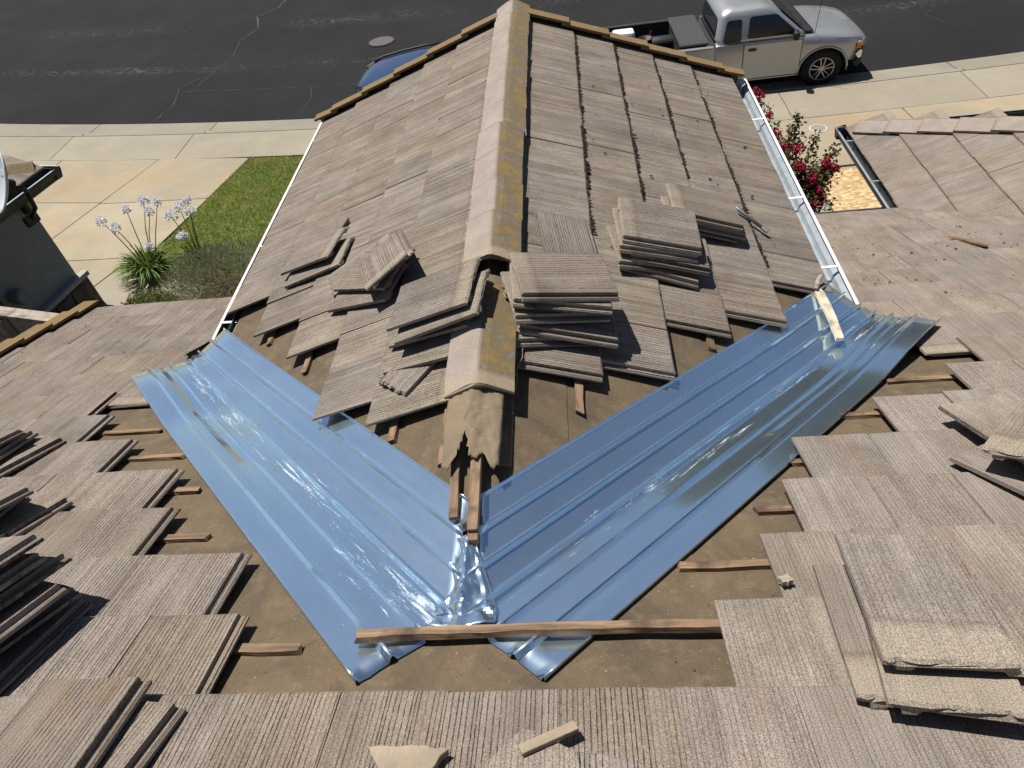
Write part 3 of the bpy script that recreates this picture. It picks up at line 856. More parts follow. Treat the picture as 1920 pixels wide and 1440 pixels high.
left_edge = {1: -.79, 2: -.93, 3: -1.42, 4: -1.585, 5: -2.04, 6: -2.40, 7: -2.575, 8: -2.26, 9: -2.12, 10: -2.05, 11: -2.05, 12: -2.05, 13: -2.05}
right_edge = {1: .85, 2: 1.08, 3: 1.25, 4: 1.39, 5: 1.87, 6: 2.37, 7: 2.60, 8: 2.37, 9: 2.20, 10: 2.1, 11: 2.05, 12: 2.0, 13: 2.0, 14: 2.0, 15: 2.0, 16: 2.0, 17: 2.0}
for k in range(-4, 1):                # whole courses above the cut-out
    x = -0.630 - 0.163 * (k % 2)
    n0 = -12
    for i in range(n0, 26):
        xl = x + TILE_W * i           # left end of the tile
        xr = xl + TILE_W
        if xr < X_RAKE + .05 or xl > 7.3: continue
        sx = 1.0
        if xl < X_RAKE: sx = (xr - X_RAKE) / TILE_W
        put_tile(main_roof, 'F' if xl > .5 else 'M', PM, -xr, row_b(k), sx)
for k, xe in left_edge.items():
    x = xe
    while x > X_RAKE + .03:
        sx = min(1.0, (x - X_RAKE) / TILE_W)
        put_tile(main_roof, 'M', PM, -x, row_b(k), sx)
        x -= TILE_W
for k, xe in right_edge.items():
    y = -0.298 + .327 * k
    xv = G2X + (-S * (y - .15) - G2Z) / SG + .12
    x = xe
    while x < min(xv, 7.4):
        ex = (0, 0, 0); dh = 0
        if k == 5 and x > 2.0 and x < 2.3: ex = (0, 0.3, 0); dh = .012
        if k == 7 and x < 2.7: ex = (-1.2, 0, 0)
        put_tile(main_roof, 'F', PM, -(x + TILE_W), row_b(k), 1.0, 0.050 + dh, ex)
        x += TILE_W + (.004 if k % 3 == 0 else 0)
GP = 0.330
gl_rows = [(2.10, 2.83), (1.69, 2.35), (1.29, 1.93), (.905, 1.27), (.55, 1.08)]
for (xb, yn) in gl_rows:
    y = yn; i = 0
    while y < L_G - .03:
        ye = min(y + GP, L_G); sx = (ye - y) / TILE_W
        ex = (0, 0, 0); dh = 0
        if i == 0: ex = (rng.uniform(-1.2, 1.2), 0.3, 0); dh = .005
        if xb == 1.69 and i == 1: dh = .014
        if xb == 1.29 and i == 1: dh = .012
        put_tile(gable_roof, 'G', PL, -ye, -xb * SGT, sx, .05 + dh, ex)
        y = ye; i += 1
gr_rows = [(.535, 1.32), (.905, 1.45), (1.275, 1.90), (1.65, 2.12), (2.07, 2.56)]
for (xb, yn) in gr_rows:
    y = yn; i = 0
    while y < L_G - .03:
        ye = min(y + GP, L_G); sx = (ye - y) / TILE_W
        ex = (rng.uniform(-1.0, 1.0), 0, 0) if i == 0 else (0, 0, 0)
        put_tile(gable_roof, 'G', PR, y, -xb * SGT, sx, .05, ex)
        y = ye; i += 1
for j in range(7):                    # hipped wing on the right
    xb = G2X - .06 + .375 * j
    y = max(val_y(xb + .2) - .30, 0) + .14 * (j % 2)
    while y < hip_y(xb) - .05:
        ye = min(y + GP, hip_y(xb)); sx = (ye - y) / TILE_W
        if sx > .2: put_tile(wing_roof, 'F', P2, -ye, (xb - G2X) * SGT, sx)
        y = ye
# the 300 that show largest are objects of their own; the rest is joined per roof
rank = []
for i, (p, key, m) in enumerate(TILES):
    c = m @ Vector((TILE_W / 2, TILE_L / 3, .02))
    d = (c - CAM_LOC).length
    hid = p is main_roof and c.x > .1 and c.x < 2.2 and c.y > 2.6 or (p is main_roof and c.x < 0 and c.x > -2.1 and c.y > 2.6)
    rank.append((d + (0 if in_view(c) else 100) + (50 if hid else 0), i))
rank.sort()
single = set(i for d, i in rank[:300] if d < 40)
rest = {}
for i, (p, key, m) in enumerate(TILES):
    me = tile_meshes[key][i % 5]
    if i in single:
        place('roof_tile', me, p, m)
    else:
        r = rest.setdefault((p.name, key), MB())
        r.add([m @ v.co for v in me.vertices], [tuple(f.vertices) for f in me.polygons])
ROOFS = {main_roof.name: main_roof, gable_roof.name: gable_roof, wing_roof.name: wing_roof}
for (pn, key), r in rest.items():
    # own frame so that the grooves keep running downslope
    p = ROOFS[pn]
    Pq = {'main_roof': PM, 'wing_roof': P2}.get(pn, PR)
    if pn == 'gable_roof':
        for Pz, tst in ((PL, lambda c: c.x < 0), (PR, lambda c: c.x >= 0)):
            q = MB()
            for f in r.f:
                c = sum((Vector(r.v[k]) for k in f), Vector()) / len(f)
                if tst(c): q.add([r.v[k] for k in f], [tuple(range(len(f)))])
            if q.f:
                fm = Pz.mat(0, 0, 0); inv = fm.inverted()
                q.v = [tuple(inv @ Vector(v)) for v in q.v]
                o = q.build('roof_tiles', M_TILE_STUFF, p, fm); o['kind'] = 'stuff'
        continue
    fm = Pq.mat(0, 0, 0); inv = fm.inverted()
    r.v = [tuple(inv @ Vector(v)) for v in r.v]
    o = r.build('roof_tiles', M_TILE_STUFF, p, fm); o['kind'] = 'stuff'

# battens still nailed to the deck
def stub(P, a0, a1, b, parent, along='a', w=0.038, h=0.019, seed=0, mat=None, hb=0.006):
    rng = random.Random(seed)
    L_ = abs(a1 - a0)
    n = 4
    rr = []
    for k in range(n + 1):
        t = k / n - .5
        jag = .012 if k in (0, n) else 0
        wv = .003
        rr.append([(t * L_ + rng.uniform(-1, 1) * jag, sy * w / 2 + rng.uniform(-wv, wv), sz * h + rng.uniform(-.0015, .0015)) for sy, sz in ((-1, 0), (1, 0), (1, 1), (-1, 1))])
    if along == 'a': m = P.mat((a0 + a1) / 2, b, hb)
    else: m = P.mat(b, (a0 + a1) / 2, hb, 90)
    return MB().sweep(None, rr).build('batten', mat or M_BATTEN, parent, m)
for i, (a0, a1, b) in enumerate([(.82, .53, .115), (1.50, 1.19, -.54), (1.02, .70, -.235), (1.60, 1.43, -.93), (2.0, 1.69, -1.28), (2.5, 2.0, -1.605),
        (-.77, -1.3, -.24), (-1.12, -1.5, -.57), (-1.70, -2.1, -1.33), (-2.06, -2.55, -1.69), (-1.36, -1.45, -.92)]):
    if i == 2: continue
    stub(PM, a0, a1, b, main_roof, 'a', seed=i)
for i, (P, a0, a1, b) in enumerate([(PR, 1.09, 1.45, -.465), (PR, 1.78, 2.1, -1.255), (PR, 1.44, 1.6, -.86), (PL, -2.27, -2.5, -1.70), (PL, -1.80, -2.05, -1.25), (PL, -.98, -1.2, -.465)]):
    stub(P, a0, a1, b, gable_roof, 'a', seed=20 + i)

# rake boards and rake tiles along the gable end and the left edge of the main roof
def rake_piece(parent, p0, p1, up, side, w=0.15, t=0.022, drop=0.13):
    """L-shaped rake tile between p0 and p1; side points outwards"""
    p0, p1, up, side = Vector(p0), Vector(p1), Vector(up).normalized(), Vector(side).normalized()
    prof = [(-w, 0), (-w, t), (-.012, t), (0.0, t - .012), (0.0, -drop), (-t, -drop), (-t, 0)]
    ring = lambda p: [p + side * x + up * z for x, z in prof]
    m = MB().sweep(None, [ring(p0), ring(p1)])
    return m.build('rake_tile', M_RAKE, parent)
for sgn in (-1, 1):
    for j in range(6):
        xa, xb = sgn * (.04 + .372 * j), sgn * (.04 + .372 * j + .43)
        f = l_pt if sgn < 0 else r_pt; pn = PL.n if sgn < 0 else PR.n
        xb_ = max(min(xb, 2.16), -2.16)
        rake_piece(gable_roof, f(xa, L_G + .045, .092), f(xb_, L_G + .045, .118), pn, (0, 1, 0))
for j in range(14):
    y0, y1 = -.60 + .327 * j, -.60 + .327 * j + .37
    rake_piece(main_roof, m_pt(X_RAKE - .03, y0, .080), m_pt(X_RAKE - .03, min(y1, 3.98), .104), PM.n, (-1, 0, 0), w=.16)

# ridge caps: each nearer cap lies over the head of the farther one
def cap_mesh(seed):
    rng = random.Random(seed)
    hw, t = .160, .020; l = .43
    prof = [(-hw, -hw * .46), (-.045, -.012), (-.012, 0.0), (.012, 0.0), (.045, -.012), (hw, -hw * .46), (hw - .004, -hw * .46 - t), (.04, -.012 - t), (0, -t - .003), (-.04, -.012 - t), (-hw + .004, -hw * .46 - t)]
    rr = []
    for k, y in enumerate((0, .006, .14, .29, l - .006, l)):
        rr.append([(x + rng.uniform(-.003, .003), y + (rng.uniform(-.006, .006) if k in (0, 5) else 0), z - (.005 if k in (0, 5) and i < 6 else 0) + rng.uniform(-.0012, .0012)) for i, (x, z) in enumerate(prof)])
    return MB().sweep(None, rr).mesh('ridge_cap', M_RIDGE)
caps = [cap_mesh(i) for i in range(3)]
def put_cap(parent, p_far, direction, i, side=None):
    """cap whose butt is at p_far, head in the given direction"""
    d = Vector(direction).normalized()
    up = Vector((0, 0, 1)); xax = d.cross(up).normalized(); zax = xax.cross(d).normalized()
    if side is not None and xax.dot(Vector(side)) < 0:
        pass
    m = Matrix((xax, d, zax)).transposed().to_4x4()
    return place('ridge_cap', caps[i % 3], parent, Matrix.Translation(Vector(p_far)) @ m @ Matrix.Rotation(R(-3.0), 4, 'X'))
y = L_G + .10; i = 0
while y > 2.35:
    put_cap(gable_roof, (random.uniform(-.007, .007), y, .145 + random.uniform(-.004, .006)), (random.uniform(-.018, .018), -1, 0), i); y -= .375; i += 1
Y_CAP_END = y
for k, y in enumerate((1.83, 1.47)):
    put_cap(gable_roof, (.0, y, .140 + .012 * k), (0, -1, 0), i + k)
for j in range(9):
    d = Vector((1, -1, SG)).normalized()
    put_cap(wing_roof, Vector((G2X + .02, HIPY - .02, G2Z + .155)) + d * (.36 * j), d, j)

# ridge nailers and the torn felt over them
nl = MB().box((0, 0, 0), (.040, .95, .030)).build('ridge_board', M_BATTEN_Y, gable_roof, Matrix.Translation((.012, .775, .035)) @ Matrix.Rotation(R(1.5), 4, 'Z'), bevel=.003)
MB().box((0, 0, 0), (.041, .93, .016)).build('ridge_board', M_BATTEN_Y, gable_roof, Matrix.Translation((.012, .80, .060)) @ Matrix.Rotation(R(1.5), 4, 'Z'), bevel=.002)
MB().box((0, 0, 0), (.036, .80, .024)).build('ridge_board', M_BATTEN_Y, gable_roof, Matrix.Translation((-.085, .82, .025)) @ Matrix.Rotation(R(3.0), 4, 'Z') @ Matrix.Rotation(R(1.5), 4, 'X'), bevel=.003)
for x0, y0, y1 in ((-.145, .74, 1.15), (.115, .70, 1.1)):
    f = l_pt if x0 < 0 else r_pt
    MB().prism([f(x0 - .028, y0, .004), f(x0 + .028, y0 + .01, .004), f(x0 + .028, y1, .004), f(x0 - .028, y1, .004)], (0, 0, .018)).build('batten', M_BATTEN_Y, gable_roof)
nx, ny = 22, 26
rng = random.Random(5)
gv, gf = [], []
for j in range(ny + 1):
    for i in range(nx + 1):
        t = i / nx * 2 - 1; q = j / ny
        x = t * .125
        rag = .07 * noise.noise(Vector((t * 3.1, 2.2, 0))) + .05 * noise.noise(Vector((t * 9, 5, 0))) + .05 * (1 - abs(t + .1)) - .03
        y = 1.22 + ((.66 + rag) - 1.22) * q
        x += .015 * noise.noise(Vector((0, y * 5, t)))
        z = .092 - .42 * max(0, abs(x) - .018) + .016 * noise.noise(Vector((x * 14, y * 6, 1.0))) + .010 * noise.noise(Vector((x * 40, y * 22, 4.0)))
        gv.append((x - .012, y, z))
for j in range(ny):
    for i in range(nx):
        if j > ny - 6 and abs(i - 8) < 1.2 * (j - ny + 6) / 2.2: continue      # tear
        gf.append((j * (nx + 1) + i, j * (nx + 1) + i + 1, (j + 1) * (nx + 1) + i + 1, (j + 1) * (nx + 1) + i))
o = MB().add(gv, gf).build('torn_felt', M_FELT_FLAP, gable_roof, smooth=True, fix=False)
o.modifiers.new('thick', 'SOLIDIFY').thickness = .003
# curled felt strip right of the ridge
gv, gf = [], []
for j in range(15):
    for i in range(7):
        q = j / 14; t = i / 6
        x = .150 + .012 * math.sin(q * 5) + (t - .5) * (.055 + .02 * noise.noise(Vector((q * 6, 0, 0)))) + .006 * noise.noise(Vector((q * 22, t * 3, 0)))
        y = 1.62 - q * .52 - (.03 * (1 - abs(t - .5) * 2) if j == 14 else 0)
        z = -SG * x + .055 + .035 * t * t + .012 * math.sin(q * 9)
        gv.append((x, y, z))
for j in range(14):
    for i in range(6): gf.append((j * 7 + i, j * 7 + i + 1, (j + 1) * 7 + i + 1, (j + 1) * 7 + i))
o = MB().add(gv, gf).build('curled_felt', M_FELT_FLAP, gable_roof, smooth=True, fix=False)
o.modifiers.new('thick', 'SOLIDIFY').thickness = .003

# ---- gutters
def gutter(parent, p0, p1, out, mat, w=.115, d=.10, lip=None, lipmat=None, straps=(), dark=False):
    p0, p1, out = Vector(p0), Vector(p1), Vector(out).normalized()
    up = Vector((0, 0, 1))
    prof = [(0, .03), (0, -d), (w * .7, -d), (w * .82, -d * .55), (w, -d * .3), (w, 0), (w - .016, 0), (w - .016, -.004), (w - .004, -.004), (w - .004, -d * .32), (w * .8 - .004, -d * .57), (w * .69, -d + .004), (.004, -d + .004), (.004, .03)]
    rings = [[p + out * x + up * z for x, z in prof] for p in (p0, p0.lerp(p1, .33), p0.lerp(p1, .66), p1)]
    g = MB().sweep(None, rings).build('gutter', mat, parent)
    a = (p1 - p0).normalized()
    # bright folded lip
    rings = [[p + out * (w + x) + up * z for x, z in ((-.019, .001), (.003, .001), (.003, .006), (-.019, .006))] for p in (p0, p1)]
    MB().sweep(None, rings).build('gutter_lip', lipmat or mat, g)
    for s_ in straps:
        c = p0.lerp(p1, s_)
        MB().prism([c + out * -.02 + up * .004 - a * .012, c + out * -.02 + up * .004 + a * .012, c + out * w + up * .007 + a * .012, c + out * w + up * .007 - a * .012], up * .003).build('strap', lipmat or mat, g)
    # end caps
    for p in (p0, p1):
        q = MB(); pr = [(0, .03), (0, -d), (w * .7, -d), (w, -d * .3), (w, 0)]
        q.prism([p + out * x + up * z for x, z in pr], a * .003).build('gutter_end', mat, g)
    return g
gutter(gable_roof, (-W_E - .03, 2.60, -SG * W_E - .015), (-W_E - .03, L_G + .05, -SG * W_E - .015), (-1, 0, 0), M_GUTDARK, lipmat=M_WHITE, straps=(.06, .34, .62, .88))
gutter(gable_roof, (W_E + .04, 2.50, -SG * W_E - .02), (W_E + .04, L_G + .05, -SG * W_E - .02), (1, 0, 0), M_GUTTER, w=.16, lipmat=M_WHITE, straps=(.12, .37, .75))
gutter(main_roof, (X_RAKE + .35, EAVE_L + .03, -S * EAVE_L - .02), (-1.7, EAVE_L + .03, -S * EAVE_L - .02), (0, 1, 0), M_GUTDARK, lipmat=M_WHITE, straps=(.2, .7))
gutter(main_roof, (1.9, EAVE_R + .03, -S * EAVE_R - .03), (G2X - .12, EAVE_R + .03, -S * EAVE_R - .03), (0, 1, 0), M_GUTDARK, lipmat=M_GUTDARK)
gutter(wing_roof, (G2X - .05, EAVE_R - .05, G2Z + .0), (G2X - .05, HIPY + .16, G2Z + .0), (-1, 0, 0), M_GUTDARK, lipmat=M_GUTTER, straps=(.30, .8))
gutter(wing_roof, (G2X - .16, HIPY + .05, G2Z + .0), (XW, HIPY + .05, G2Z + .0), (0, 1, 0), M_GUTDARK, lipmat=M_GUTTER)
# fascia boards
for a, b_, nm in (((-W_E - .004, 2.4, -SG * W_E), (-W_E - .004, L_G, -SG * W_E), 0), ((W_E + .004, 2.3, -SG * W_E), (W_E + .004, L_G, -SG * W_E), 0)):
    MB().prism([(a[0] - .01, a[1], a[2] - .18), (a[0] + .01, a[1], a[2] - .18), (b_[0] + .01, b_[1], b_[2] - .18), (b_[0] - .01, b_[1], b_[2] - .18)], (0, 0, .16)).build('fascia', M_STUCCO, gable_roof)
# bent black closure at the lower end of the left gutter
kp = [(-2.38, 2.47, .09), (-2.27, 2.79, .10), (-2.19, 3.02, .13), (-2.13, 3.12, .18)]
kv_ = []
for (x, y, h) in kp:
    kv_ += [m_pt(x, y, h), m_pt(x + .045, y - .035, h + .03), m_pt(x + .05, y - .03, h - .02)]
o = MB().add(kv_, [(3 * i + j, 3 * i + j + 1, 3 * i + j + 4, 3 * i + j + 3) for i in range(3) for j in range(2)]).build('kickout_flashing', M_BLACKMETAL, gable_roof, fix=False)
o.modifiers.new('thick', 'SOLIDIFY').thickness = .004

# moss and debris: nobody could count the clods
rng = random.Random(21)
def clods(name, spots, parent, mat):
    mb = MB()
    for p, r in spots:
        v = []
        n = 5
        for k in range(n):
            w = 2 * math.pi * k / n
            v.append(p + Vector((math.cos(w) * r * rng.uniform(.6, 1.2), math.sin(w) * r * rng.uniform(.6, 1.2), 0)))
        v.append(p + Vector((rng.uniform(-.3, .3) * r, rng.uniform(-.3, .3) * r, r * rng.uniform(.5, .9))))
        mb.add(v, [(k, (k + 1) % n, n) for k in range(n)])
    o = mb.build(name, mat, parent, fix=False); o['kind'] = 'stuff'
    return o
sp = []
for (xb, yn), y_end in zip(gr_rows[:4], (2.55, 3.05, 3.65, 2.7)):
    y = y_end
    while y < L_G - .05:
        y += rng.expovariate(1 / .009)
        sp.append((r_pt(xb + rng.gauss(.004, .006), y, .064 + rng.uniform(-.01, .010)), rng.uniform(.009, .021) * (1.15 if noise.noise(Vector((y * 2.5, xb * 9, 0))) > -.1 else .7)))
for _ in range(40):
    sp.append((r_pt(rng.uniform(.6, 1.9), rng.uniform(2.8, 5.9), .074), rng.uniform(.006, .016)))
clods('moss', sp, gable_roof, M_MOSS)
sp = []
for _ in range(900):
    x, y = rng.uniform(2.3, 5.0), rng.triangular(2.2, 5.3, 4.4)
    if noise.noise(Vector((x * 1.7, y * 1.7, 0))) < -.05: continue
    sp.append((m_pt(x, y, .070), rng.uniform(.003, .014) * rng.choice((.4, .4, .5, .7, 1))))
for _ in range(40):
    x, y = rng.uniform(-4, -2.2), rng.uniform(1.6, 3.7)
    sp.append((m_pt(x, y, .072), rng.uniform(.003, .010)))
for _ in range(160):
    x, y = rng.uniform(-1.6, 2.2), rng.uniform(-.25, 1.8)
    if x > 0 and y > x or x < 0 and y > -x: continue
    sp.append((m_pt(x, y, .006), rng.uniform(.002, .005)))
clods('debris', sp, main_roof, plain('roof_debris', (0.085, 0.055, 0.035), 1.0, var=.5, vs_=60))

# ------------------------------------------------------------------ valley flashings
def flashing(name, sgn, U, label):
    vd = Vector((sgn, KV, -SG)).normalized()
    ng = PR.n if sgn > 0 else PL.n
    g = ng.cross(vd); g = g if g.x * -sgn > 0 else -g       # towards the ridge
    mm = PM.n.cross(vd); mm = mm if mm.y < 0 else -mm       # up the main slope
    nc = (ng + PM.n).normalized()
    def rib(t, h=.023, w=.016): return [(t - w, 0), (t - w * .3, h), (t + w * .3, h), (t + w, 0)]
    WMn, WG = .395, .36
    prof = [(-WMn - .006, .002), (-WMn - .004, .016), (-WMn, .016), (-WMn + .008, 0)] + rib(-.265) + rib(-.13) + [(-.028, 0), (-.012, .010), (0, .034), (.012, .010), (.028, 0)] + rib(.125) + rib(.245) + [(WG - .008, 0), (WG, .012), (WG + .004, .012), (WG + .006, 0)]
    # add points on the flats so they can warp a little
    P = []
    for (a, b_) in zip(prof[:-1], prof[1:]):
        P.append(a)
        if b_[0] - a[0] > .05:
            P += [(a[0] + (b_[0] - a[0]) * q, 0.0) for q in (.33, .66)]
    P.append(prof[-1])
    NU = 40
    vs_, uvs, fs = [], [], []
    for k in range(NU + 1):
        for (t, h) in P:
            if t > 0:
                lat, nn = g, ng; u0 = max(0.0, -g.x * t / vd.x + .008)
            else:
                lat, nn = mm, PM.n; u0 = 0.0
            u = u0 + (U - u0) * k / NU
            sm = max(0, min(1, (u - 2.45) / .85)); sm = sm * sm * (3 - 2 * sm)
            lift = .012 + .078 * sm * (1 if t <= .1 else .75)
            if t < -.2: lift += .016 * max(0, min(1, (u - .9) / 1.5))
            wv = .0006 * noise.noise(Vector((t * 3, u * .9, sgn * 3.0)))
            n2 = nc if abs(t) < .02 else nn
            jag = .006 * noise.noise(Vector((t * 30, 0, sgn))) if k in (0, NU) else 0
            vs_.append(vd * (u + jag) + lat * abs(t) + n2 * (h + lift + wv))
            uvs.append((t, u + (10 if sgn > 0 else 0)))
    m_ = len(P)
    for k in range(NU):
        for i in range(m_ - 1): fs.append((k * m_ + i, k * m_ + i + 1, (k + 1) * m_ + i + 1, (k + 1) * m_ + i))
    org = vd * (U / 2)
    me = bpy.data.meshes.new(name)
    me.from_pydata([tuple(v) for v in vs_], [], fs)
    uvl = me.uv_layers.new(name='UVMap')
    for lp in me.loops: uvl.data[lp.index].uv = uvs[lp.vertex_index]
    me.materials.append(M_GALV)
    me.polygons.foreach_set('use_smooth', [True] * len(me.polygons))
    me.update()
    bm = bmesh.new(); bm.from_mesh(me)
    for e in bm.edges:
        if len(e.link_faces) == 2 and e.calc_face_angle(0) > R(14): e.smooth = False
    if sum(f.normal.z for f in bm.faces) < 0: bmesh.ops.reverse_faces(bm, faces=bm.faces)
    bm.to_mesh(me); bm.free()
    o = place(name, me)
    md = o.modifiers.new('thick', 'SOLIDIFY'); md.thickness = .0012; md.offset = -1
    return tag(o, label, 'flashing', 'new valley flashings')
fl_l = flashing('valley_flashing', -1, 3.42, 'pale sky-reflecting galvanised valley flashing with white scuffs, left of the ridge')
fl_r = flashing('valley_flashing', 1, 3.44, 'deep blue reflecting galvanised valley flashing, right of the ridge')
# crumpled end of the right sheet dressed over the ridge point
nx, ny = 18, 30
gv, gf, uvs = [], [], []
rng = random.Random(9)
ph = [[rng.uniform(-1, 1) for _ in range(9)] for _ in range(14)]
for j in range(ny + 1):
    for i in range(nx + 1):
        q = j / ny; t = i / nx
        y = -.045 + .38 * q
        xl = -.115 + .085 * min(1, q * 1.6) + .015 * math.sin(q * 17); xr = .125 - .10 * max(0, q - .25) / .75
        x = xl + (xr - xl) * t
        if q < .16: y += .05 * abs(t - .45)
        fa, fb = t * 7.0, q * 12.0
        i0, j0 = int(min(7, fa)), int(min(12, fb))
        fr = lambda a, b_: ph[min(13, b_)][min(8, a)]
        u_, w_ = fa - i0, fb - j0
        if u_ + w_ < 1: fac = fr(i0, j0) + (fr(i0 + 1, j0) - fr(i0, j0)) * u_ + (fr(i0, j0 + 1) - fr(i0, j0)) * w_
        else: fac = fr(i0 + 1, j0 + 1) + (fr(i0, j0 + 1) - fr(i0 + 1, j0 + 1)) * (1 - u_) + (fr(i0 + 1, j0) - fr(i0 + 1, j0 + 1)) * (1 - w_)
        amp = (.012 if q < .55 else .007) * (1.0 if q > .04 else .5)
        fine = .006 * noise.noise(Vector((x * 60, y * 60, 2))) * max(0, 1 - q * 2.2)
        rim = 1 - .6 * max(0, abs(t - .5) * 2 - .7) / .3
        rs = .030 if x > -.02 else .026
        gv.append((x, y, surf(x, y) + rs + (.014 if q < .3 else .004) * rim + amp * fac * rim + fine))
        uvs.append((x * .3 + .5, y + 5))
for j in range(ny):
    for i in range(nx): gf.append((j * (nx + 1) + i, j * (nx + 1) + i + 1, (j + 1) * (nx + 1) + i + 1, (j + 1) * (nx + 1) + i))
me = bpy.data.meshes.new('crumpled_fold'); me.from_pydata(gv, [], gf)
uvl = me.uv_layers.new(name='UVMap')
for lp in me.loops: uvl.data[lp.index].uv = uvs[lp.vertex_index]
me.materials.append(M_GALV)
me.polygons.foreach_set('use_smooth', [True] * len(me.polygons))
bm = bmesh.new(); bm.from_mesh(me)
for e in bm.edges:
    if len(e.link_faces) == 2 and e.calc_face_angle(0) > R(22): e.smooth = False
bm.to_mesh(me); bm.free()
o = place('crumpled_fold', me, fl_r)
o['label'] = 'crumpled bright metal fold at the valley point'
md = o.modifiers.new('thick', 'SOLIDIFY'); md.thickness = .0012

# ------------------------------------------------------------------ loose things on the roof
def slab_mesh(name, w, l, t, mat, seed, chip=0.004, flange=True, n=12):
    """stiff loose tile: hollow underside between ribs, chipped ends"""
    rng = random.Random(seed)
    k = t / .026
    P = [(-.034 if flange else 0, 0), (.022, 0), (.034, .013), (w - .085, .013), (w - .072, 0), (w - .037, 0), (w - .037, .012 * k), (w - .001, .012 * k), (w - .001, t)]
    P += [(w - .001 - (w - .001) * i / n, t) for i in range(1, n)] + [(0, t)]
    if flange: P += [(0, .010 * k), (-.010, .0055 * k), (-.014, .011 * k), (-.022, .011 * k), (-.027, .0055 * k), (-.034, .010 * k)]
    j0 = [rng.uniform(-1, 1) for _ in P]; j1 = [rng.uniform(-1, 1) for _ in P]
    rr = []
    ys = (0, .007, l - .007, l)
    for q, y in enumerate(ys):
        ring = []
        for i, (x, z) in enumerate(P):
            yy = y + (j0[i] if q < 2 else j1[i]) * chip * (1 if q in (0, 3) else .6)
            zz = z - (.006 + .003 * abs(j1[i]) if q in (0, 3) and z > t * .9 else 0)
            ring.append((x, yy, zz))
        rr.append(ring)
    return MB().sweep(None, rr).mesh(name, mat)
loose_meshes = [slab_mesh('loose_tile', TILE_W * .96, TILE_L - .005, .033, M_TILE_OLD, 50 + i, .0035) for i in range(6)]
half_meshes = [slab_mesh('tile_piece', TILE_W * .62, TILE_L * .55, .033, M_TILE_OLD, 70 + i, .014, i % 2 == 0) for i in range(4)]
flat_meshes = [slab_mesh('loose_tile', TILE_W, TILE_L + .05, .040, M_TILE_FLAT, 90 + i, .005, True, 26) for i in range(3)]
ORD = ['topmost', 'second', 'third', 'fourth', 'fifth', 'sixth', 'seventh', 'eighth']
CNT = [0]
def loose(P, a, b, h, ang, label, pitch=0, roll=0, meshes=None, name='loose_tile', grp=None, sc=(1, 1, 1), flip=False):
    meshes = meshes or loose_meshes
    CNT[0] += 1
    me = meshes[CNT[0] % len(meshes)]
    m = P.mat(a, b, h, ang, pitch, roll)
    if flip: m = m @ Matrix.Rotation(math.pi, 4, 'Y') @ Matrix.Translation((0, 0, -.028))
    w = max(v.co.x for v in me.vertices); l = max(v.co.y for v in me.vertices)
    m = m @ Matrix.Diagonal((*sc, 1)) @ Matrix.Translation((-w / 2, -l / 2, 0))
    o = place(name, me, None, m)
    return tag(o, label, 'roof tile', grp)
def stack(P, items, where, grp, **kw):
    """items from the top down: (a, b, h, ang[, pitch, roll, kind])"""
    n = len(items)
    for i, it in enumerate(items):
        a, b, h, ang = it[:4]
        pitch = it[4] if len(it) > 4 else 0; roll = it[5] if len(it) > 5 else 0
        kind = it[6] if len(it) > 6 else None
        jr = random.Random(i * 17 + int(abs(a) * 1000))
        a += jr.uniform(-.018, .018) * (i > 0); b += jr.uniform(-.02, .02) * (i > 0); ang += jr.uniform(-5, 5) * (i > 0)
        if i == 0: lab = 'topmost tile of ' + where
        elif i == n - 1: lab = 'bottom tile of ' + where
        else: lab = ORD[i] + ' tile from the top of ' + where
        loose(P, a, b, h, ang, lab, pitch, roll, half_meshes if kind == 'half' else flat_meshes if kind == 'flat' else None, 'tile_piece' if kind == 'half' else 'loose_tile', grp)
# stack right of the ridge, standing close to the caps
stack(PR, [(1.765, -.315, .262, 13, -6, 0), (1.735, -.33, .215, 9, -6, 3), (1.72, -.28, .172, 17, -4, -2), (1.69, -.18, .140, 26, -3, 0, 'half'),
           (1.655, -.37, .108, 6, -3, 3), (1.640, -.28, .074, 15, -1, 0)],
      'the stack just right of the ridge caps', 'tiles stacked right of the ridge caps')
loose(PR, 2.36, -.40, .079, 98, 'single loose tile lying crosswise just behind the stack right of the ridge')
stack(PR, [(2.53, -.935, .240, 5, -2, -11), (2.49, -.915, .196, 9, -2, -9), (2.46, -1.0, .152, 2, -1, -6), (2.44, -.93, .112, 8, 0, -4), (2.41, -.985, .076, 0, 0, 0)],
      'the tall middle stack, right gable slope', 'tiles stacked mid right slope')
stack(PR, [(3.04, -1.345, .168, 4, 0, -3), (3.02, -1.37, .122, 7, 0, -2), (3.04, -1.33, .078, 2, 0, 0)],
      'the stack nearest the right galvanised gutter', 'tiles stacked near the right gutter')
# left gable slope
stack(PL, [(-2.99, -1.43, .122, -15, 3, 0), (-2.88, -1.38, .076, -9, 0, 0)],
      'the small pile low on the left slope', 'tiles piled low on the left slope')
stack(PL, [(-2.33, -.66, .170, -66, 7, 6), (-2.36, -.78, .118, -25, 0, 2), (-2.27, -.83, .076, -14, 0, 0), (-2.57, -.95, .076, 18, 0, 0)],
      'the pile with a skewed propped tile', 'tiles piled mid left slope')
stack(PL, [(-1.655, -.18, .222, -9, 2, 3), (-1.60, -.16, .175, -3, 2, 0), (-1.62, -.24, .126, -16, 1, 2), (-1.47, -.25, .082, -7, 0, 0), (-1.36, -.36, .070, 50, 0, 8, 'half')],
      'the stack left of the ridge cap gap', 'tiles stacked left of the ridge gap')
o = MB().box((0, 0, 0), (.055, .30, .03)).build('tile_lug', M_TILE_OLD, None, PL.mat(-3.22, -1.31, .10, 72, 0, 20), bevel=.006)
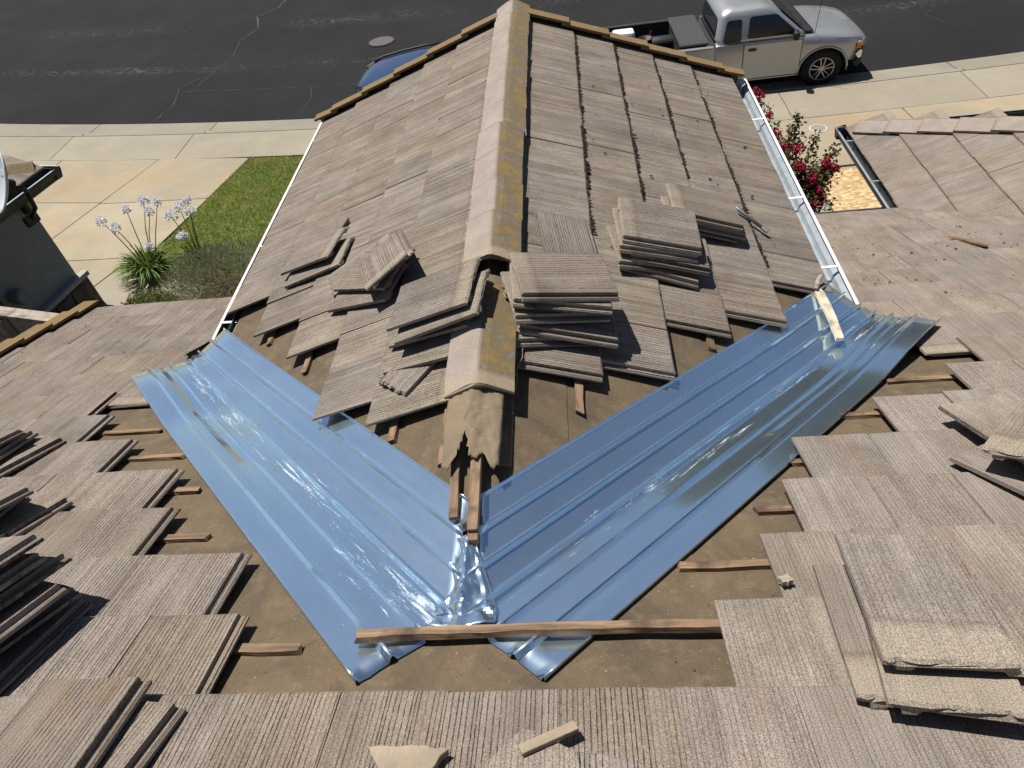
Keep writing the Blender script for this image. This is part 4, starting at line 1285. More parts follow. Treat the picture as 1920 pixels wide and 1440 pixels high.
tag(o, 'narrow broken tile lug lying behind the small pile on the left slope', 'tile lug')
# main slope, right
stack(PM, [(-1.405, .135, .168, -6, 0, 0, 'flat'), (-1.40, .225, .120, -12, -1, 1, 'flat'), (-1.315, .165, .074, -4, 0, 0, 'flat')],
      'the pale ended stack at lower right', 'tiles stacked lower right')
stack(PM, [(-2.28, -.73, .185, -42, 2, 5, 'flat'), (-2.24, -.88, .130, 8, 0, 4, 'flat'), (-2.19, -.62, .074, 22, 0, 0)],
      'the splayed pile at the right edge', 'tiles splayed at the right edge')
# main slope, left
stack(PM, [(1.70, .13, .330, -17, 0, 14), (1.68, .17, .280, -12, 0, 12), (1.66, .11, .232, -20, 0, 9), (1.63, .19, .184, -11, 0, 7), (1.65, .13, .132, -16, 0, 4), (1.60, .15, .074, -12, 0, 0)],
      'the tall dark stack at the left edge', 'tiles stacked at the left edge')
stack(PM, [(2.30, -.52, .165, -24, 0, 10), (2.30, -.62, .120, -6, 0, 4, 'half'), (2.22, -.60, .074, -14, 0, 0)],
      'the broken pile above the tall left edge stack', 'broken tiles at the left edge')
stack(PM, [(2.74, -1.22, .160, -18, 0, 10, 'half'), (2.78, -1.18, .116, -4, 0, 4), (2.70, -1.22, .074, -16, 0, 0)],
      'the rough pile farthest up the left edge', 'rough tiles farthest up the left edge')
stack(PM, [(1.085, .60, .118, 0, 0, 1), (.985, .64, .074, -5, 0, 0)],
      'the pair at the lower left corner', 'pair of tiles lower left')
# broken bits near the lower edge
def fragment(name, pts, P, h, th, mat, label, seed, cat='tile fragment', parent=None):
    rng = random.Random(seed)
    Q = []
    for (a, b_), (c, d) in zip(pts, pts[1:] + pts[:1]):
        for k in range(5):
            t = k / 5
            Q.append((a + (c - a) * t + rng.uniform(-.004, .004), b_ + (d - b_) * t + rng.uniform(-.004, .004)))
    ca = sum(q[0] for q in Q) / len(Q); cb = sum(q[1] for q in Q) / len(Q)
    m = P.mat(ca, cb, h)
    o = MB().prism([(q[0] - ca, q[1] - cb, 0) for q in reversed(Q)], (0, 0, th)).build(name, mat, parent, m, bevel=.004)
    return tag(o, label, cat) if parent is None else o
fragment('tile_fragment', [(.165, .555), (.02, .555), (-.055, .565), (.01, .68), (.09, .66)], PM, .076, .024, M_FRAG, 'smooth tan triangular tile fragment at the bottom centre', 1)
f2 = fragment('tile_fragment', [(-.255, .50), (-.40, .575), (-.42, .74), (-.14, .74), (-.165, .60)], PM, .076, .024, M_TILE_FLAT, 'grey broken tile fragment with a raised lug at the bottom', 2)
MB().box((0, 0, 0), (.165, .030, .016)).build('lug', M_FRAG, f2, PM.mat(-.325, .545, .110, 27), bevel=.003)
f3 = fragment('tile_fragment', [(-.40, .57), (-.56, .60), (-.60, .74), (-.42, .74)], PM, .072, .024, M_TILE_OLD, 'grooved broken tile fragment at the bottom right of the lug fragment', 3)
fragment('stone_chip', [(-1.075, -.085), (-1.11, -.095), (-1.12, -.06), (-1.085, -.055)], PM, .074, .018, M_GREYWOOD, 'dark stone chip left of the pale ended stack', 5, 'stone')

# wood
rng = random.Random(31)
rr = []
N_ = 26
for k in range(N_ + 1):
    t = k / N_
    x = 1.62 * t
    bend = .014 * math.sin(t * math.pi * 1.1 + .2) + .004 * noise.noise(Vector((t * 6, 0, 0)))
    w = .0195 + .0045 * noise.noise(Vector((t * 13, 1, 0)))
    e = (.008 if k in (0, N_) else 0)
    rr.append([(x + rng.uniform(-e, e), -w + bend + rng.uniform(-.0015, .0015), 0), (x + rng.uniform(-e, e), w + bend + rng.uniform(-.0015, .0015), 0), (x + rng.uniform(-e, e), w + bend - rng.uniform(0, .004), .024 + rng.uniform(-.002, .001)), (x + rng.uniform(-e, e), -w + bend + rng.uniform(0, .004), .024 + rng.uniform(-.002, .001))])
o = MB().sweep(None, rr).build('batten', M_BATTEN, None, PM.mat(.335, .100, .034, 180.4))
tag(o, 'long bowed brown batten lying across both flashings at the bottom', 'batten')
sw = MB()
rng = random.Random(33)
rr = []
for k in range(13):
    t = k / 12
    w = .030 * (1 - .25 * t) * (1 + .12 * noise.noise(Vector((t * 9, 0, 0))))
    if k == 0: w *= .4
    y = -.53 * t
    rr.append([(-w + .01 * math.sin(t * 3) + rng.uniform(-.002, .002), y + rng.uniform(-.006, .006), 0), (w + .01 * math.sin(t * 3) + rng.uniform(-.002, .002), y, 0), (w * .9 + .01 * math.sin(t * 3), y, .022), (.1 * w + .01 * math.sin(t * 3), y, .022 - .006 * math.sin(t * 7) ** 2), (-w * .9 + .01 * math.sin(t * 3), y, .022)])
a0, a1 = Vector((1.975, 2.53, -.70)), Vector((1.955, 2.04, -.66))
d_ = (a0 - a1).normalized(); x_ = d_.cross(Vector((0, 0, 1))).normalized(); z_ = x_.cross(d_)
o = sw.sweep(None, rr).build('wood_scrap', M_SCRAP, None, Matrix.Translation(a0) @ Matrix((x_, d_, z_)).transposed().to_4x4())
tag(o, 'pale split wood scrap lying over the upper end of the right flashing', 'wood scrap')
o2 = MB().tube([(1.955, 2.50, -.665), (1.985, 2.57, -.655), (2.02, 2.63, -.665), (2.04, 2.66, -.68)], [.014, .016, .016, .008], 7).build('knot_piece', M_GREYWOOD, o)
rr = []
for k in range(7):
    t = k / 6
    w = .026 * (1 - .2 * abs(t - .5))
    rr.append([(-w, .36 * t + (rng.uniform(-.03, .03) if k in (0, 6) else 0), 0), (w, .36 * t, 0), (w, .36 * t + (.02 if k == 6 else 0), .014), (-w, .36 * t, .014)])
o = MB().sweep(None, rr).build('wood_stick', M_BATTEN_Y, None, PM.mat(-3.64, -4.10, .078, 15) @ Matrix.Translation((0, -.18, 0)))
tag(o, 'split brown stick lying on the far right roof slope', 'stick')
o = MB().tube([PR.pt(3.36, -1.62, .105), PR.pt(3.27, -1.70, .103), PR.pt(3.10, -1.86, .096)], [.009, .012, .012], 10).build('steel_tube', plain('grey_steel', (.16, .165, .175), .5, .6), None, smooth=True)
tag(o, 'short grey steel tube beside the stack near the right gutter', 'steel tube')
MB().tube([PR.pt(3.12, -1.84, .0965), PR.pt(3.085, -1.873, .0955)], [.015, .015], 10).build('collar', M_ALLOY, o, smooth=False)

# ------------------------------------------------------------------ neighbour's house at the left
NC = Vector((-6.45, 6.60, 0)); NA = R(12)
Nd = Vector((-math.sin(NA), -math.cos(NA), 0)); Nn = Vector((math.cos(NA), -math.sin(NA), 0)); UP = Vector((0, 0, 1))
nh = empty('neighbour_house', (NC.x - 3, NC.y - 3, GZ)); tag(nh, 'shaded grey stucco neighbouring house with stone base at the left edge', 'house')
def npt(n_, d_, z): return NC + Nn * n_ + Nd * d_ + UP * z
MB().prism([npt(0, 0, GZ), npt(0, 6, GZ), npt(-6, 6, GZ), npt(-6, 0, GZ)], UP * (-1.30 - GZ)).build('wall', M_STUCCO, nh)
MB().prism([npt(.075, -.07, GZ), npt(.075, 6, GZ), npt(.004, 6, GZ), npt(.004, -.07, GZ)], UP * .56).build('base_course', M_STONE, nh)
MB().prism([npt(.004, -.003, GZ), npt(-6, -.003, GZ), npt(-6, -.075, GZ), npt(.004, -.075, GZ)], UP * .56).build('base_course', M_STONE, nh)
MB().prism([npt(.11, -.11, GZ + .562), npt(.11, 6, GZ + .562), npt(.003, 6, GZ + .562), npt(.003, -.11, GZ + .562)], UP * .07 ).build('base_cap', plain('cap_stone', (.30, .31, .31), .8), nh, bevel=.012)
for k in range(16):                   # stones of the base course
    rng = random.Random(400 + k)
    d0 = .02 + .30 * (k % 8) + rng.uniform(0, .04); z0 = GZ + .02 + .27 * (k // 8)
    MB().prism([npt(.076, d0, z0), npt(.076, d0 + .26, z0 + rng.uniform(-.01, .01)), npt(.076, d0 + .25, z0 + .24), npt(.076, d0 + .01, z0 + .24 + rng.uniform(-.02, 0))], Nn * .02).build('stone', M_STONE, nh, bevel=.01)
def nroof(n_, d_, h=0): return npt(n_, d_, -1.22 + SG * (.60 - n_) + h)
nr = MB().prism([nroof(.60, 0), nroof(.60, 6), nroof(-2.4, 6), nroof(-2.4, 3.0)], (0, 0, .04)).build('roof', M_TILE_STUFF, nh)
nP = Plane(tuple(Nn * 1 + UP * -SG), tuple(Nn * SG + UP), tuple(npt(.60, 0, -1.18)))
for j in range(3):
    for i in range(7):
        m = nP.mat(.02 + .37 * j + .326 * i + .16 * (j % 2) if nP.e1.dot(Nd) > 0 else -(.02 + .37 * j + .326 * i) - .33, -.04 + .40 * j, .045, 0, -3.2)
        place('roof_tile', tile_meshes['F'][(i + j) % 5], nr, m)
for j in range(6):
    d = (Nd - Nn + UP * SG).normalized()
    put_cap(nr, nroof(.56, .03, .15) + d * .36 * j, d, j)
gutter(nr, npt(.60, -.03, -1.20), npt(.60, 6, -1.20), Nn, M_GUTDARK, w=.13, d=.13, lipmat=M_GUTTER)
gutter(nr, npt(.72, -.01, -1.20), npt(-5, -.01, -1.20), -Nd, M_GUTDARK, w=.12, d=.12, lipmat=M_GUTTER)
MB().tube([npt(.05, 1.15, -1.35), npt(.05, 1.15, GZ + .1)], .022, 8).build('conduit', M_BLACKMETAL, nh)
lm = MB().lathe([(0.0, .19), (.085, .19), (.105, .16), (.105, .05), (.07, .02), (.07, 0)], (0, 0, 0), 'y', 20, caps=False).build('wall_vent', plain('vent_grey', (.22, .23, .23), .7), nh, Matrix.Translation(npt(0, .92, -2.42)) @ Matrix((Nd, Nn, UP)).transposed().to_4x4())
lant = MB().box((0, 0, 0), (.10, .12, .20)).build('wall_lantern', M_BLACKMETAL, nh, Matrix.Translation(npt(.08, .10, -1.62)) @ Matrix.Rotation(-NA, 4, 'Z'), bevel=.01)
MB().box((0, 0, 0), (.075, .09, .13)).build('lantern_glass', plain('amber_glass', (.30, .17, .05), .25), lant, Matrix.Translation(npt(.10, .07, -1.64)) @ Matrix.Rotation(-NA, 4, 'Z'))
MB().box((0, 0, 0), (.15, .17, .02)).build('lantern_cap', M_BLACKMETAL, lant, Matrix.Translation(npt(.09, .08, -1.51)) @ Matrix.Rotation(-NA, 4, 'Z'))

# satellite dish
dc = Vector((-5.62, 5.58, -.86))
dn = Vector((-.50, -.55, .45)).normalized()
dx = UP.cross(dn).normalized(); dy = dn.cross(dx)
dm = Matrix.Translation(dc) @ Matrix((dx, dy, dn)).transposed().to_4x4()
ds = empty('satellite_dish', (-5.8, 6.0, -1.5)); tag(ds, 'grey satellite dish clamped at the neighbour\'s dark gutter', 'satellite dish')
gv, gf = [], []
NR_, NT = 7, 40
gv.append((0, 0, 0))
for i in range(1, NR_ + 1):
    r_ = i / NR_
    for k in range(NT):
        w = 2 * math.pi * k / NT
        gv.append((.30 * r_ * math.cos(w), .34 * r_ * math.sin(w), .065 * r_ * r_))
for k in range(NT): gf.append((0, 1 + k, 1 + (k + 1) % NT))
for i in range(NR_ - 1):
    for k in range(NT): gf.append((1 + i * NT + k, 1 + (i + 1) * NT + k, 1 + (i + 1) * NT + (k + 1) % NT, 1 + i * NT + (k + 1) % NT))
o = MB().add(gv, gf).build('reflector', M_DISH, ds, dm, smooth=True, fix=False)
md = o.modifiers.new('thick', 'SOLIDIFY'); md.thickness = .012; md.offset = -1
rim = [dm @ Vector((.302 * math.cos(2 * math.pi * k / 40), .342 * math.sin(2 * math.pi * k / 40), .067)) for k in range(41)]
MB().tube(rim, .007, 6, cap=False).build('rim', M_WHITE, o)
tx = bpy.data.curves.new('lettering', 'FONT'); tx.body = 'DIRECTV'; tx.size = .085; tx.extrude = .001; tx.align_x = 'CENTER'; tx.align_y = 'CENTER'
tx.materials.append(M_WHITE)
to = bpy.data.objects.new('lettering', tx)
col.objects.link(to); bpy.context.view_layer.update()
tme = bpy.data.meshes.new_from_object(to.evaluated_get(bpy.context.evaluated_depsgraph_get()))
bpy.data.objects.remove(to); bpy.data.curves.remove(tx)
place('lettering', tme, o, dm @ Matrix.Translation((.05, .10, .022)) @ Matrix.Rotation(R(8), 4, 'Z'))
MB().tube([dm @ Vector((0, -.33, .05)), dm @ Vector((0, -.30, .20)), dm @ Vector((0, -.16, .46))], .016, 8).build('feed_arm', M_DISH, ds)
MB().box((0, 0, 0), (.07, .06, .12)).build('feed_horn', M_DISH, ds, Matrix.Translation(dm @ Vector((0, -.13, .47))) @ Matrix((dx, dy, dn)).transposed().to_4x4(), bevel=.01)
bk = dm @ Vector((0, -.05, -.05))
MB().box((0, 0, 0), (.10, .14, .09)).build('bracket', M_BLACKMETAL, ds, Matrix.Translation(bk) @ Matrix((dx, dy, dn)).transposed().to_4x4(), bevel=.012)
pb = npt(.76, .52, -1.28)
MB().tube([bk, bk + Vector((.10, .02, -.06)), pb + Vector((.05, 0, .12)), pb + Vector((.02, 0, -.10)), pb + Vector((-.14, 0, -.26))], .026, 10).build('mast', M_BLACKMETAL, ds, smooth=True)
MB().box((0, 0, 0), (.05, .18, .12)).build('foot', M_BLACKMETAL, ds, Matrix.Translation(pb + Vector((-.12, 0, -.24))) @ Matrix.Rotation(-NA, 4, 'Z'))

# side fence between the houses
fn = empty('side_fence', (-5.4, 4.25, GZ)); tag(fn, 'weathered wooden fence between the two houses at the left edge', 'fence')
fa, fb = Vector((-6.55, 4.58, 0)), Vector((-4.30, 3.98, 0)); fd = (fb - fa).normalized(); fq = Vector((-fd.y, fd.x, 0)); FL = (fb - fa).length
fm = Matrix.Translation(fa) @ Matrix((fd, fq, UP)).transposed().to_4x4()
nb = 16
for k in range(nb):
    MB().box((0, 0, 0), (FL / nb - .008, .018, 1.70)).build('board', M_GREYWOOD, fn, fm @ Matrix.Translation(((k + .5) * FL / nb, 0, GZ + .90)) @ Matrix.Rotation(R(random.uniform(-.4, .4)), 4, 'Y'))
MB().box((0, 0, 0), (FL, .13, .035)).build('top_rail', M_GREYWOOD, fn, fm @ Matrix.Translation((FL / 2, 0, GZ + 1.775)), bevel=.004)
for k in (0, .5, 1):
    MB().box((0, 0, 0), (.09, .09, 1.72)).build('post', M_GREYWOOD, fn, fm @ Matrix.Translation((FL * k, -.065, GZ + .86)))

# ------------------------------------------------------------------ plants
def blade(mb, base, tip, w, bend, rng, seg=4):
    base, tip = Vector(base), Vector(tip)
    d = tip - base; side = d.cross(UP)
    if side.length < 1e-4: side = Vector((1, 0, 0))
    side = side.normalized() * w
    mid = base.lerp(tip, .55) + UP * bend
    v = []
    for k in range(seg + 1):
        t = k / seg
        p = base * (1 - t) ** 2 + mid * 2 * t * (1 - t) + tip * t * t
        ww = (1 - t) ** .6
        v += [p - side * ww, p + side * ww] if k < seg else [p]
    f = [(2 * k, 2 * k + 1, 2 * k + 3, 2 * k + 2) for k in range(seg - 1)] + [(2 * seg - 2, 2 * seg - 1, 2 * seg)]
    mb.add(v, f)
def agapanthus(c, r, n, heads, label, seed):
    rng = random.Random(seed)
    c = Vector(c)
    e = empty('agapanthus', c); tag(e, label, 'plant')
    mb = MB()
    for _ in range(n):
        a = rng.uniform(0, 6.28); q = rng.random() ** .5
        b0 = c + Vector((math.cos(a), math.sin(a), 0)) * .10 * rng.random()
        out = r * (.35 + .75 * q)
        tip = c + Vector((math.cos(a) * out, math.sin(a) * out, rng.uniform(.02, .42) * (1.25 - q * .8)))
        blade(mb, b0, tip, rng.uniform(.009, .016), rng.uniform(.12, .32), rng)
    mb.build('leaves', M_AGA, e, fix=False)
    for h in heads:
        h = Vector(h)
        b0 = c + (Vector((h.x, h.y, c.z)) - c) * .2 + UP * .12
        mid = b0.lerp(h, .5) + Vector((rng.uniform(-.03, .03), rng.uniform(-.03, .03), .05))
        s_ = MB().tube([b0, mid, h], [.008, .007, .005], 6).build('stalk', M_STALK, e, smooth=True)
        fl = MB()
        rad = rng.uniform(.055, .085)
        for _ in range(70):
            v = Vector((rng.gauss(0, 1), rng.gauss(0, 1), rng.gauss(.35, .8))).normalized()
            p = h + v * rad * rng.uniform(.75, 1.1)
            t1 = v.orthogonal().normalized(); t2 = v.cross(t1)
            a = rng.uniform(0, 6.28); sz = rng.uniform(.010, .018)
            u1 = t1 * math.cos(a) + t2 * math.sin(a); u2 = v.cross(u1)
            fl.add([p - v * .02, p + u1 * sz, p + v * sz * .6 + u2 * sz * .7, p - u1 * sz, p + v * sz * .6 - u2 * sz * .7], [(0, 1, 2), (0, 2, 3), (0, 3, 4), (0, 4, 1)])
            if rng.random() < .25: fl.tube([h, p - v * .015], .0012, 3, cap=False)
        fl.build('umbel', M_UMBEL, s_, fix=False)
AZ = DZ + .02
agapanthus((-5.86, 7.25, AZ), .52, 330, [(-6.26, 7.38, -2.43), (-6.05, 7.30, -2.52), (-5.98, 7.62, -2.42), (-5.72, 7.72, -2.36), (-5.45, 7.60, -2.34), (-5.52, 7.44, -2.38), (-5.68, 7.26, -2.83)], 'large agapanthus clump with pale lilac flower heads beside the driveway', 1)
agapanthus((-5.10, 7.35, AZ), .36, 130, [(-5.12, 7.52, -2.40), (-5.02, 7.62, -2.36), (-4.93, 7.42, -2.42), (-5.22, 7.40, -2.46), (-5.05, 7.16, -2.66)], 'smaller agapanthus clump behind, at the edge of the lawn', 2)

def leaf_shrub(name, c, rad, n, mat, label, seed, up=.3, ls=(.02, .05), asp=.25, cat='shrub', shell=.45, stems=10, grp=None):
    rng = random.Random(seed); c = Vector(c)
    e = empty(name, c); tag(e, label, cat, grp)
    mb = MB()
    for _ in range(n):
        v = Vector((rng.gauss(0, 1), rng.gauss(0, 1), abs(rng.gauss(0, 1)))).normalized()
        lump = 1 + .22 * noise.noise(v * 2.3 + Vector((seed, 0, 0))) + .12 * noise.noise(v * 6 + Vector((0, seed, 0)))
        q = (shell + (1 - shell) * rng.random() ** .6) * lump
        p = c + Vector((v.x * rad[0] * q, v.y * rad[1] * q, v.z * rad[2] * q))
        l = rng.uniform(*ls)
        d = (v + UP * up + Vector((rng.gauss(0, .5), rng.gauss(0, .5), rng.gauss(0, .4)))).normalized()
        s_ = d.orthogonal().normalized(); s_ = (Matrix.Rotation(rng.uniform(0, 6.28), 3, d) @ s_) * l * asp
        mb.add([p, p + d * l * .5 + s_, p + d * l, p + d * l * .5 - s_], [(0, 1, 2, 3)])
    mb.build('foliage', mat, e, fix=False)
    mb = MB()
    for _ in range(stems):
        a = rng.uniform(0, 6.28); q = rng.uniform(.3, .8)
        t = c + Vector((math.cos(a) * rad[0] * q, math.sin(a) * rad[1] * q, rad[2] * .75))
        mb.tube([c + UP * -.03, c.lerp(t, .5) + UP * .05, t], [.008, .006, .003], 5)
    mb.build('stems', M_BARK, e)
    return e
leaf_shrub('grey_shrub', (-4.45, 6.75, AZ - .02), (1.0, .78, .55), 15000, M_GREYLEAF, 'soft grey green mounded shrub between agapanthus and gable', 3, up=.9, ls=(.03, .08), asp=.08)
leaf_shrub('box_shrub', (-5.42, 6.25, AZ - .02), (.46, .36, .34), 5500, M_BOX, 'low clipped yellow green box shrub in front of the main eave', 4, ls=(.018, .032), asp=.34)

def myrtle(c, tips, label, seed):
    """tips: (point, kind) with kind 'f' flower panicle or 's' dark leafy spire"""
    rng = random.Random(seed); c = Vector(c)
    e = empty('crape_myrtle', c); tag(e, label, 'shrub', 'crape myrtles by the right gutter')
    st, lf, nl_ = MB(), MB(), MB()
    for p, kind in tips:
        p = Vector(p)
        mid = c.lerp(p, .5) + Vector((rng.uniform(-.1, .1), rng.uniform(-.1, .1), .12))
        pts = [c + Vector((rng.uniform(-.05, .05), rng.uniform(-.05, .05), 0)), mid, p]
        st.tube(pts, [.014, .009, .003], 6)
        for _ in range(420 if kind == 'f' else 330):
            t = rng.uniform(.35, 1.0) if kind == 'f' else rng.uniform(.45, 1.02)
            b0 = pts[0].lerp(pts[1], t * 2) if t < .5 else pts[1].lerp(pts[2], (t - .5) * 2)
            sp_ = .10 * (1.15 - t) + .018 if kind == 's' else .20 * (1.3 - t)
            q = b0 + Vector((rng.gauss(0, sp_), rng.gauss(0, sp_), rng.gauss(0, sp_ * .6)))
            l = rng.uniform(.035, .065)
            d = Vector((rng.gauss(0, 1), rng.gauss(0, 1), rng.gauss(.2, .6))).normalized()
            s_ = d.orthogonal().normalized(); s_ = (Matrix.Rotation(rng.uniform(0, 6.28), 3, d) @ s_) * l * .28
            (nl_ if kind == 's' and t > .6 else lf).add([q, q + d * l * .5 + s_, q + d * l, q + d * l * .5 - s_], [(0, 1, 2, 3)])
    st.build('stems', M_BARK, e, smooth=True)
    lf.build('foliage', M_MYRTLE, e, fix=False)['kind'] = 'stuff'
    if nl_.f: nl_.build('new_shoots', M_MYRTLE_T, e, fix=False)['kind'] = 'stuff'
    for p, kind in tips:
        if kind != 'f': continue
        p = Vector(p); fl = MB()
        for _ in range(5):
            cc = p + Vector((rng.gauss(0, .05), rng.gauss(0, .05), rng.gauss(-.04, .06)))
            rr_ = rng.uniform(.035, .065)
            for _ in range(60):
                v = Vector((rng.gauss(0, 1), rng.gauss(0, 1), rng.gauss(.1, 1))).normalized()
                q = cc + v * rr_ * rng.uniform(.5, 1.15); l = rng.uniform(.010, .020)
                a = v.orthogonal().normalized(); a = Matrix.Rotation(rng.uniform(0, 6.28), 3, v) @ a; b_ = v.cross(a)
                fl.add([q - a * l, q - b_ * l * .8 + v * l * .5, q + a * l, q + b_ * l * .8 + v * l * .4], [(0, 1, 2, 3)])
        fl.build('panicle', M_CRIMSON, e, fix=False)['kind'] = 'stuff'
myrtle((2.85, 6.35, DZ - .03), [((2.72, 6.52, -1.68), 'f'), ((2.90, 6.42, -1.75), 'f'), ((2.98, 6.18, -1.88), 'f'), ((3.10, 6.08, -1.95), 'f'), ((3.24, 6.16, -1.92), 'f'), ((2.78, 6.05, -1.95), 'f'), ((2.96, 5.85, -2.15), 'f'), ((3.14, 5.95, -2.12), 'f'),
        ((2.86, 5.78, -2.30), 'f'), ((3.30, 6.25, -1.98), 'f'), ((3.06, 6.78, -1.62), 's'), ((3.22, 6.60, -1.78), 's'), ((3.42, 6.45, -1.86), 's'), ((2.98, 6.72, -1.72), 's'), ((2.9, 5.7, -2.5), 's'), ((3.1, 5.75, -2.45), 's')],
       'near crimson flowering crape myrtle with dark leafy spires beside the strand board', 1)
myrtle((2.75, 7.65, DZ - .03), [((2.86, 7.86, -1.86), 'f'), ((2.82, 7.66, -1.90), 'f'), ((2.80, 7.45, -1.92), 'f'), ((2.84, 7.28, -1.92), 'f'), ((2.80, 7.08, -1.92), 'f'), ((2.78, 6.86, -1.92), 'f'), ((2.92, 7.05, -2.0), 'f'), ((2.66, 7.4, -1.9), 'f'), ((2.9, 7.5, -2.1), 's')],
       'far crimson crape myrtle showing behind the galvanised gutter', 2)

def tree(c, h, rad, seed, which):
    rng = random.Random(seed); c = Vector(c)
    e = empty('street_tree', c); tag(e, which + ' of the five dark trees across the street, mirrored in the right flashing', 'tree', 'trees across the street')
    mb = MB().tube([c, c + UP * h * .3 + Vector((.1, 0, 0)), c + UP * h * .6], [.22, .17, .09], 9)
    blobs = []
    for k in range(14):
        a = rng.uniform(0, 6.28); q = rng.uniform(.2, .75)
        b0 = c + Vector((math.cos(a) * rad * q, math.sin(a) * rad * q, h * rng.uniform(.28, .88)))
        mb.tube([c + UP * h * .35, c.lerp(b0, .6) + UP * h * .2, b0], [.08, .05, .02], 6)
        blobs.append((b0, rad * rng.uniform(.4, .6)))
    mb.build('trunk', M_BARK, e, smooth=True)
    lf = MB()
    for _ in range(11000):
        b0, r_ = rng.choice(blobs)
        v = Vector((rng.gauss(0, 1), rng.gauss(0, 1), rng.gauss(0, .8))).normalized()
        p = b0 + v * r_ * rng.random() ** .4; l = rng.uniform(.2, .4)
        d = (v + Vector((rng.gauss(0, .6), rng.gauss(0, .6), rng.gauss(0, .6)))).normalized(); s_ = d.orthogonal().normalized() * l * .4
        lf.add([p, p + d * l * .5 + s_, p + d * l, p + d * l * .5 - s_], [(0, 1, 2, 3)])
    lf.build('crown', M_TREE, e, fix=False)
for i, (x, y, h, r_) in enumerate(((3.0, 30, 10.8, 3.4), (7.0, 31, 11.6, 3.7), (11, 30, 11.0, 3.6), (15, 31, 11.8, 3.8), (20, 30, 11.2, 3.6))):
    tree((x, y, GZ - .12), h, r_, 60 + i, ('leftmost', 'second from left', 'middle', 'second from right', 'rightmost')[i])

# ------------------------------------------------------------------ vehicles
def loft(name, secs, mat, parent, m, smooth=True, sub=0, caps=True):
    """secs: list of (x, half profile [(y, z)...] from bottom centre to top centre); mirrored to a closed ring"""
    rr = []
    for x, hp in secs:
        right = [(x, -y, z) for y, z in hp]
        left = [(x, y, z) for y, z in reversed(hp)]
        rr.append(right + left)
    o = MB().sweep(None, rr, True, caps).build(name, mat, parent, m, smooth=smooth)
    if sub:
        b = o.modifiers.new('sub', 'SUBSURF'); b.levels = sub; b.render_levels = sub
    return o
def cut(o, cutters):
    """carve cylinders (x, z, r) through the body and keep the result as plain mesh"""
    tmp = []
    for (x, z, r_, y0, y1) in cutters:
        q = MB().lathe([(r_, y0), (r_, y1)], (x, 0, z), 'y', 40).build('arch', None, None, WM[o.name])
        tmp.append(q)
        b = o.modifiers.new('cut', 'BOOLEAN'); b.operation = 'DIFFERENCE'; b.object = q; b.solver = 'EXACT'
    bpy.context.view_layer.update()
    me = bpy.data.meshes.new_from_object(o.evaluated_get(bpy.context.evaluated_depsgraph_get()))
    o.modifiers.clear(); o.data = me
    for q in tmp: bpy.data.objects.remove(q)
    bm = bmesh.new(); bm.from_mesh(me)
    for e in bm.edges:
        if len(e.link_faces) == 2 and e.calc_face_angle(0) > R(38): e.smooth = False
    bm.to_mesh(me); bm.free()
def wheel(parent, m, x, y, r_, side, spokes=10):
    """side -1: outer face towards -y"""
    w = .22
    prof = [(r_ * .60, -w / 2), (r_ * .9, -w / 2 + .004), (r_ * .985, -w / 2 + .03), (r_, -w / 2 + .06), (r_, w / 2 - .06), (r_ * .985, w / 2 - .03), (r_ * .9, w / 2 - .004), (r_ * .60, w / 2)]
    wm = m @ Matrix.Translation((x, y, r_))
    t = MB().lathe(prof, (0, 0, 0), 'y', 36, caps=False).build('wheel', M_RUBBER, parent, wm, smooth=True)
    f = side * w / 2
    MB().lathe([(r_ * .62, f * .96), (r_ * .60, f * 1.02), (r_ * .56, f * 1.02), (r_ * .54, f * .7), (0, f * .55)], (0, 0, 0), 'y', 36, caps=False).build('rim_barrel', M_PLASTIC, t, wm, smooth=True)
    rb = MB()
    rb.lathe([(r_ * .61, f * .98), (r_ * .60, f * 1.04), (r_ * .565, f * 1.04), (r_ * .56, f * .9)], (0, 0, 0), 'y', 36, caps=False)
    rb.lathe([(0, f * 1.0), (r_ * .13, f * .98), (r_ * .15, f * .7)], (0, 0, 0), 'y', 18, caps=False)
    for k in range(spokes):
        a = 2 * math.pi * (k + .5) / spokes
        off = (.10 if k % 2 else -.10)
        p0 = Vector((math.sin(a - off) * r_ * .12, f * .95, math.cos(a - off) * r_ * .12)); p1 = Vector((math.sin(a + off) * r_ * .57, f * .99, math.cos(a + off) * r_ * .57))
        rb.tube([p0, p1], r_ * .034, 4)
    rb.build('rim', M_ALLOY, t, wm)

TM = Matrix.Translation((4.82, 12.29, GZ + .01)) @ Matrix.Rotation(R(1.6), 4, 'Z') @ Matrix.Diagonal((.97, .97, .875, 1))
tr = empty('pickup_truck', (4.0, 12.3, GZ)); tag(tr, 'silver extended cab pickup truck parked at the kerb with a loaded bed', 'truck')
def sec(x, w, zt, zb, sh, crown=.02):
    return (x, [(0, zb), (w * .86, zb), (w - .015, zb + .07), (w, zb + .22), (w, sh - .12), (w - .025, sh - .02), (w - .085, zt - crown - .004), (w * .55, zt - crown * .35), (0, zt)])
secs = [sec(.76, .60, .80, .44, .76, .01), sec(.72, .70, .86, .42, .82, .02), sec(.62, .785, .92, .40, .87, .03), sec(.40, .825, .975, .40, .92, .03), sec(.05, .84, 1.025, .40, .96, .03),
        sec(-.38, .84, 1.06, .33, 1.0, .03), sec(-.44, .84, 1.065, .30, 1.02, .03), sec(-.9, .845, 1.05, .29, 1.04, .01), sec(-1.4, .845, 1.05, .29, 1.04, .01), sec(-1.895, .84, 1.05, .30, 1.04, .01)]
body = loft('body', secs, M_SILVER, tr, TM)
cut(body, [(0, .36, .405, -1.2, -.50), (0, .36, .405, .50, 1.2)])
